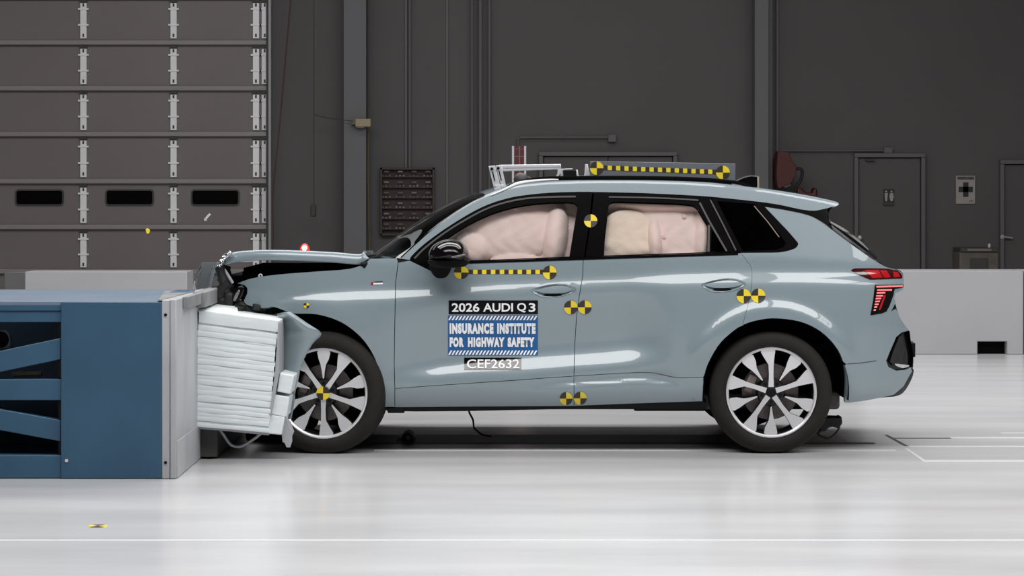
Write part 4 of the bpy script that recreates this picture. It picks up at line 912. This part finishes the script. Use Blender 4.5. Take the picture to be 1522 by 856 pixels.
# wheels
def wheel(cx, cz, y0, side_rot, phase, label=None, steer=0.0, full=True, R=.358):
    Wh = empty('wheel', (cx, y0 + .12, cz), car)
    c = Vector((cx, y0 + .12, cz)); rot = Matrix.Rotation(steer, 3, 'Z')
    def T(p): return c + rot @ (Vector(p))
    def B(m_, name, mats, sharp=35, bevel=0, par=Wh):
        m_.v = [tuple(T(v)) for v in m_.v]; return m_.build(name, mats, par, sharp, bevel)
    o = -.12
    B(MB().lathe([(o + .030, .262), (o + .006, .268), (o - .006, .280), (o - .010, .300), (o - .006, .322), (o + .006, .340), (o + .022, R - .006), (o + .045, R), (o + .19, R), (o + .215, R - .008), (o + .232, .33), (o + .236, .30), (o + .228, .268), (o + .20, .262)], (0, 0, 0), 72), 'tire', 'rubber', 40)
    for rr in (.345, .296): pass
    B(MB().lathe([(o + .022, .258), (o + .016, .266), (o + .008, .264), (o + .006, .256), (o + .012, .249), (o + .03, .247)], (0, 0, 0), 72), 'rim_lip', 'machined', 40)
    B(MB().lathe([(o + .025, .252), (o + .06, .243), (o + .16, .236), (o + .225, .255)], (0, 0, 0), 60), 'rim_barrel', 'rim_black', 40)
    def dish(r): return o + .030 - .012 * (r / .25) + .030 * max(0, 1 - r / .075) * 0
    def spoke(poly, ang, name):
        ca, sa = math.cos(ang), math.sin(ang); m_ = MB(); a = []; b = []
        for r, t in poly:
            x, z = r * ca - t * sa, r * sa + t * ca; rr = math.hypot(x, z); a.append((x, dish(rr), z)); b.append((x * .99, dish(rr) + .045, z * .99))
        n_ = len(a); m_.add(a, [tuple(range(n_))], 0); m_.add(a + b, [(i, (i + 1) % n_, n_ + (i + 1) % n_, n_ + i) for i in range(n_)], 1)
        B(m_, name, ['machined', 'rim_black'], None)
    for k in range(5):
        spoke([(.030, -.016), (.10, -.0135), (.155, -.014), (.19, -.017), (.251, -.024), (.252, .0), (.247, .058), (.232, .060), (.205, .044), (.160, .016), (.10, .0125), (.030, .016)], phase + k * 2 * PI / 5, 'spoke')
        spoke([(.085, -.0035), (.125, -.008), (.165, -.015), (.20, -.034), (.235, -.042), (.2465, -.036), (.2495, -.004), (.2485, .028), (.238, .036), (.20, .028), (.165, .016), (.125, .009), (.085, .0035)], phase + k * 2 * PI / 5 + PI / 5, 'short_spoke')
        a_ = phase + k * 2 * PI / 5 + PI / 5
        B(MB().lathe([(o + .030, 0), (o + .030, .011), (o + .06, .011)], (.058 * math.cos(a_), 0, .058 * math.sin(a_)), 12), 'wheel_bolt', 'satin_black')
    B(MB().lathe([(o + .034, 0), (o + .034, .075), (o + .07, .085)], (0, 0, 0), 32), 'hub', 'rim_black')
    B(MB().lathe([(o + .022, 0), (o + .0225, .020), (o + .026, .026), (o + .05, .03)], (0, 0, 0), 32), 'hub_cap', 'satin_black')
    B(MB().lathe([(o + .080, 0), (o + .080, .165), (o + .105, .165), (o + .105, 0)], (0, 0, 0), 48), 'brake_disc', 'disc_steel')
    a_ = 2.75
    B(MB().box((.125 * math.cos(a_), o + .085, .125 * math.sin(a_)), (.055, .05, .11), 0, Matrix.Rotation(-(a_), 3, 'Y')), 'brake_caliper', 'caliper', 35, .01)
    return Wh, T
wr, TR_ = wheel(WR[0], .358 - .002, .035, 0, PI / 2)
wf, TF_ = wheel(X(483.5, .03), .352, .02, 0, -PI / 2, steer=-.13, R=.358)
def simple_wheel(cx, y0):
    m_ = MB().lathe([(y0 + .03, .0), (y0 + .03, .25), (y0, .27), (y0 - .005, .31), (y0 + .03, .355), (y0 + .2, .355), (y0 + .235, .31), (y0 + .23, .26), (y0 + .2, .24), (y0 + .2, 0)], (cx, 0, .357), 48)
    return m_.build('far_wheel', 'rubber', car)
simple_wheel(WR[0], 1.585); simple_wheel(WF[0], 1.585)

# target sticker on the front hub
o = -.12
for k in range(4):
    pts = [TF_((0, -.104, 0))] + [TF_((.040 * math.cos(a_), -.104, .040 * math.sin(a_))) for a_ in np.linspace(k * PI / 2, (k + 1) * PI / 2, 9)]
    MB().prism(pts, (0, .003, 0)).build('target_quadrant', 'yellow' if k % 2 else 'sticker_black', wf, None)

# underbody, rear, cabin
MB().bar(-1.25, 2.0, .22, 1.63, .24, .34).build('underbody', 'seal_grey', car, 35, .02)
MB().bar(X(470), X(520), .30, 1.55, .18, .5).build('front_subframe', 'dark_void', car, 35, .03)
MB().bar(X(360), X(450), .15, 1.2, .05, .17).build('undertray_and_shade', 'dark_void', car, 35, .03)  # near-black lump for low subframe parts and the shadow under the honeycomb
MB().bar(X(945), X(1052), .16, 1.7, Z(611, .16), Z(604, .16)).build('underbody_panel', 'satin_black', car, 35, .008)
MB().bar(X(1030), X(1150), .45, 1.4, .22, .33).build('rear_subframe', 'dark_void', car, 35, .02)
MB().bar(X(575), X(600), .1, .3, Z(614, .1), Z(606, .1)).build('jacking_point', 'satin_black', car, 35, .004)
MB().bar(X(620), X(1240), .35, 1.5, .34, .62).build('cabin_floor', 'dark_void', car, None)
MB().prism([W(*p, .25) for p in ((560, 392), (600, 384), (650, 384), (664, 420), (560, 420))], (0, 1.35, 0)).build('dashboard', 'dark_parts', car, 35, .02)
for yy in (.42, 1.05):
    m_ = MB().prism([W(*p, yy) for p in ((770, 500), (850, 500), (905, 330), (880, 322), (852, 400), (835, 440), (772, 450))], (0, .45, 0)); m_.build('front_seat', 'dark_parts', car, 35, .03)
m_ = MB().prism([W(*p, .3) for p in ((960, 500), (1060, 500), (1110, 345), (1085, 340), (1050, 420), (960, 440))], (0, 1.3, 0)).build('rear_seat', 'dark_parts', car, 35, .03)

# the far side, joined: only ever glimpsed through the glass
fv, ff, fm = [], [], []
for outl, mi, kw in (([(352, 421), (400, 409), (470, 403), (543, 391), (609, 386), (760, 387), (1101, 377), (1186, 366), (1137, 307), (1225, 333), (1303, 389), (1342, 410), (1357, 548), (1328, 588), (1256, 598)] + arch_r[::-1] + [(587, 605)] + arch_f[::-1] + [(400, 457)], 0, {}),
        ([(594, 384), (640, 342), (700, 299.5), (765, 274.5), (860, 268), (1085, 274.5), (1246, 302), (1210, 313), (1085, 295), (960, 287), (815, 286.5), (725, 304), (660, 341), (612, 380)], 0, {}),
        ([(609, 386), (660, 341), (725, 304), (815, 286.5), (960, 287), (1160, 304.7), (1186, 363), (1157, 375.5)], 1, {'off': .004})):
    v_, f_, n_ = panel('far', 'paint', outl, None, h=.05, eh=.04, flange=0, far=True, raw=True, **kw); b = len(fv)
    fv += [tuple(q) for q in v_]; ff += [tuple(int(i) + b for i in q) for q in f_]; fm += [mi] * len(f_)
me = bpy.data.meshes.new('far_side_body'); me.from_pydata(fv, [], ff); me.polygons.foreach_set('material_index', fm); link('far_side_body', me, ['paint', 'gloss_black'], car, 40)

# ------------------------------------------------------------------ stickers and lettering on the car
def target(px, py, r, parent, flip=False, rx=None):
    rx = rx or r; c = (px, py); t = None
    for k in range(4):
        pts = [c] + [(px + rx * math.cos(a_), py - r * math.sin(a_)) for a_ in np.linspace(k * PI / 2, (k + 1) * PI / 2, 9)]
        yel = (k % 2 == 0) != flip
        P_('target_quadrant', 'yellow' if yel else 'sticker_black', pts, parent, off=-.003, h=.02, eh=.02, flange=.002)
def sticker(px, py, r=10.0):
    t = empty('target_sticker', on_side([(px, py)])[0], car); target(px, py, r, t); return t
for a_ in ((848.5, 457, 10.2), (869.3, 456.6, 10.2), (841.5, 592.5, 9.6), (862.5, 592, 9.6), (1105.5, 440, 10.6), (1127, 439.5, 10.6), (878, 328.2, 9.8), (455.5, 454, 4.4)): sticker(*a_)
tp = empty('measuring_tape', on_side([(750, 405)])[0], car)
target(817, 405, 10.2, tp); target(685.5, 405, 9.6, tp, rx=11)
n_ = 17; xa, xb = 696.5, 809
for k in range(n_):
    a_, b_ = xa + (xb - xa) * k / n_, xa + (xb - xa) * (k + 1) / n_
    P_('tape_square', 'yellow' if k % 2 else 'sticker_black', [(a_, 400.8), (b_, 400.8), (b_, 407.2), (a_, 407.2)], tp, off=-.0025, h=.05, eh=.05, flange=.001)
lb = empty('door_lettering', on_side([(733, 500)])[0], car)
P_('black_decal', 'decal_black', [(667, 446.5), (799.5, 446.5), (799.5, 467), (667, 467)], lb, off=-.003, h=.03, flange=.001)
for s_, r_, bo in (('2026', (671.5, 450.3, 712.5, 463.6), .022), ('AUDI', (718, 450.5, 762.5, 463.4), .022), ('Q', (768.5, 450.2, 782, 464.4), .022), ('3', (785.8, 450.3, 795.8, 463.6), .022)):
    text_on_side('lettering', 'decal_white', s_, r_, lb, bo)
P_('blue_decal', 'decal_blue', [(666, 469), (799.5, 469), (799.5, 528), (666, 528)], lb, off=-.003, h=.03, flange=.001)
text_on_side('lettering', 'decal_white', 'INSURANCE', (668.3, 480.2, 733.5, 496.2), lb, .075); text_on_side('lettering', 'decal_white', 'INSTITUTE', (739, 480.2, 796, 496.2), lb, .075)
for s_, r_ in (('FOR', (668.3, 501.2, 689.5, 516)), ('HIGHWAY', (695.5, 501.2, 750, 516)), ('SAFETY', (754.5, 501.2, 794.5, 516))): text_on_side('lettering', 'decal_white', s_, r_, lb, .075)
for y0, y1 in ((469.6, 475.8), (520.8, 527.4)):
    k = 0; xx = 666.0
    while xx < 796:
        P_('white_hatch_stripe', 'decal_white', [(xx, y1), (xx + 2.6, y1), (xx + 6.4, y0), (xx + 3.8, y0)], lb, off=-.005, h=.05, eh=.05, flange=0); xx += 5.05
P_('black_decal', 'decal_black_gloss', [(690, 531.5), (775, 531.5), (775, 549.5), (690, 549.5)], lb, off=-.003, h=.02, flange=.001)
text_on_side('lettering', 'decal_white', 'CEF2632', (694, 534, 772, 547.4), lb, .01)
bd = empty('fender_badge', on_side([(560, 421)])[0], fend)
P_('badge_red', 'lamp_red', [(552.5, 419.2), (556, 419.2), (554.5, 422.8), (551, 422.8)], bd, off=-.004, h=.05, flange=.003)
P_('badge_bar', 'decal_white', [(555.5, 420.2), (569, 419.8), (569, 422.5), (554.3, 422.8)], bd, off=-.004, h=.05, flange=.003)
P_('badge_bar', 'decal_black', [(557, 418.6), (569, 418.2), (569, 419.8), (556.4, 420.2)], bd, off=-.004, h=.05, flange=.003)

# ------------------------------------------------------------------ rig on the roof and loose things
PYY = .40
pb = empty('roof_target_board', W(985, 270, PYY)); tag(pb, 'grey plate with a yellow and black measuring tape standing on the car roof', 'target board')
MB().prism([W(*p, PYY) for p in ((877, 239.5), (1093, 243), (1093, 271), (877, 269))], (0, .012, 0)).build('plate', 'plate_grey', pb, 35, .002)
MB().bar(X(880, PYY), X(1092, PYY), PYY + .012, PYY + .12, Z(271, PYY), Z(268.5, PYY)).build('plate_foot', 'plate_grey', pb, 35)
def flat_target(px, py, r, y, par):
    for k in range(4):
        pts = [W(px, py, y)] + [W(px + r * math.cos(a_), py - r * math.sin(a_), y) for a_ in np.linspace(k * PI / 2, (k + 1) * PI / 2, 9)]
        MB().prism(pts, (0, .003, 0)).build('target_quadrant', 'yellow' if k % 2 == 0 else 'sticker_black', par, None)
flat_target(887, 250, 10, PYY - .004, pb); flat_target(1074.5, 256.5, 10.3, PYY - .004, pb)
n_ = 27; xa, xb = 897, 1065
for k in range(n_):
    a_, b_ = xa + (xb - xa) * k / n_, xa + (xb - xa) * (k + 1) / n_; yc = lambda q: 249.2 + (q - xa) / (xb - xa) * 6.4
    MB().prism([W(a_, yc(a_) - 3.3, PYY - .003), W(b_, yc(b_) - 3.3, PYY - .003), W(b_, yc(b_) + 3.3, PYY - .003), W(a_, yc(a_) + 3.3, PYY - .003)], (0, .003, 0)).build('tape_square', 'yellow' if k % 2 else 'sticker_black', pb, None)
cb = empty('roof_camera_bracket', W(785, 268, .5)); tag(cb, 'white slotted metal bracket arm fixed on the front of the car roof', 'bracket')
y = .5
m_ = MB(); m_.prism([W(*p, y) for p in ((726, 247), (736, 246), (743.5, 276), (752, 286), (738, 290), (733, 276))], (0, .02, 0))
m_.prism([W(*p, y - .002) for p in ((736.5, 246), (745, 245), (752, 275), (744.5, 275.5))], (0, .02, 0)); m_.build('slotted_plate', 'alu', cb, 35, .002)
for q in ((731.3, 255, 734.8, 269), (741, 254, 744.5, 268)): MB().prism([W(q[0], q[1], y - .005), W(q[0] + 1.6, q[1], y - .005), W(q[2] + 1.4, q[3], y - .005), W(q[2] - .2, q[3], y - .005)], (0, .002, 0)).build('slot', 'dark_void', cb, None)
for q in ((731, 251), (740.5, 250)): MB().lathe([(-.012, 0), (-.012, .009), (.004, .009)], W(*q, y - .002), 10).build('bolt', 'satin_black', cb)
MB().prism([W(*p, y) for p in ((741, 245), (834, 243.8), (834, 251.5), (748, 254.5), (744, 250))], (0, .05, 0)).build('arm_beam', 'alu', cb, 35, .004)
MB().prism([W(*p, y - .002) for p in ((748, 249.2), (833, 247.4), (833, 248.4), (748, 250.4))], (0, .002, 0)).build('beam_groove', 'alu_dull', cb, None)
MB().prism([W(*p, y) for p in ((829, 251.5), (836, 251.5), (838, 266), (834, 266), (832.5, 258), (829, 266), (824, 266.5), (828.5, 258))], (0, .05, 0)).build('rear_foot', 'alu', cb, 35, .002)
MB().prism([W(*p, y) for p in ((834, 251), (851, 250.2), (851, 252), (834, 253))], (0, .05, 0)).build('tongue', 'alu', cb, 35, .002)
m_ = MB().prism([W(*p, y - .01) for p in ((735.5, 275), (751, 274), (754, 287), (739, 289))], (0, .04, 0)); m_.build('clamp', 'alu', cb, 35, .003)
sb = empty('roof_sensor', W(862, 266, .46)); tag(sb, 'small black sensor box in white clamps on the roof between arm and plate', 'sensor')
y = .46
MB().bar(X(838, y), X(857, y), y, y + .12, Z(266.5, y), Z(252.5, y)).build('sensor_box', 'satin_black', sb, 35, .006)
MB().prism([W(*p, y) for p in ((856, 252), (858.5, 252), (860, 261), (869, 261), (870, 244), (873.5, 244), (877, 260), (877, 264), (862, 265.8), (853, 265.8), (857, 261))], (0, .06, 0)).build('clamp', 'alu', sb, 35, .003)
sn = empty('dome_camera', W(773, 278, .95)); tag(sn, 'dark grey round camera with cables on the roof below the white arm', 'camera')
y = .95; q = W(774, 267, y)
MB().ball(q, (.045, .05, .045), 0, 16).build('camera_head', 'seal_grey', sn, 60)
MB().bar(q.x - .06, q.x + .10, y - .05, y + .05, q.z - .055, q.z - .03).build('camera_base', 'satin_black', sn, 35, .012)
MB().tube([W(*p, y) for p in cr([(778, 262), (785, 264), (791, 269), (796, 276)], 4)], .010, 8).build('cable', 'seal_grey', sn)
bc = empty('strobe_beacon', W(452, 373, .55)); tag(bc, 'small glowing red beacon on the hood of the car', 'beacon')
q = W(453, 373.5, .55)
MB().lathe([(0, 0), (0, .001)], q, 8)
m_ = MB(); m_.ball((q.x, q.y, q.z + .008), (.030, .030, .040), 0, 16); m_.build('red_lens', 'beacon_red', bc, 60)
m_ = MB(); m_.ball((q.x, q.y - .012, q.z + .018), (.018, .024, .020), 0, 12); m_.build('lamp_core', 'beacon_core', bc, 60)
MB().tube([(q.x, q.y, q.z - .05), (q.x, q.y, q.z - .012)], .048, 16).build('beacon_base', 'satin_black', bc)
MB().bar(q.x + .03, q.x + .10, q.y - .02, q.y + .03, q.z - .03, q.z - .012).build('beacon_bracket', 'satin_black', bc, 35)

dl = empty('floor_trolley', (X(602, .75), .75, 0)); tag(dl, 'small black tow trolley with a round pulley on the floor track under the car', 'trolley')
y = .72; q = W(602, 655, y)
MB().bar(X(589, y), X(617, y), y, y + .2, 0.002, Z(655, y)).build('trolley_block', 'dark_parts', dl, 35, .01)
MB().tube([(X(606, y), y - .01, Z(652, y)), (X(606, y), y + .18, Z(652, y))], .038, 18).build('pulley', 'dark_parts', dl)
MB().lathe([(-.004, .0), (-.004, .014), (.004, .014)], (X(607, y), y - .012, Z(650, y)), 12).build('pulley_hub', 'small_parts', dl)
tag(MB().tube([W(*p, .75) for p in cr([(696, 606), (698, 614), (703, 624), (704.5, 635), (709, 640), (717, 646), (730, 648.5)], 4)], .006, 6).build('dangling_wire', 'wire_black'), 'thin black wire hanging from the sill down to the floor', 'wire')
te = empty('trailing_recorder', W(1238, 645, .35)); tag(te, 'black device on a thin bent wire behind the rear wheel', 'device')
y = .35
MB().prism([W(*p, y) for p in ((1221, 622), (1233, 619.5), (1247, 620), (1251, 618.5), (1252.5, 629), (1247, 637), (1238, 634.5), (1231, 636), (1228, 641), (1218, 642))], (0, .12, 0)).build('device_body', 'dark_parts', te, 35, .008)
MB().tube([W(*p, y + .03) for p in cr([(1248, 634), (1244, 641), (1237, 648), (1229, 651.5), (1215, 646)], 4)], .006, 6).build('bent_wire', 'wire_black', te)
MB().tube([W(1216, 640, y + .05), W(1190, 625, y + .2)], .025, 8).build('mounting_arm', 'dark_parts', te)
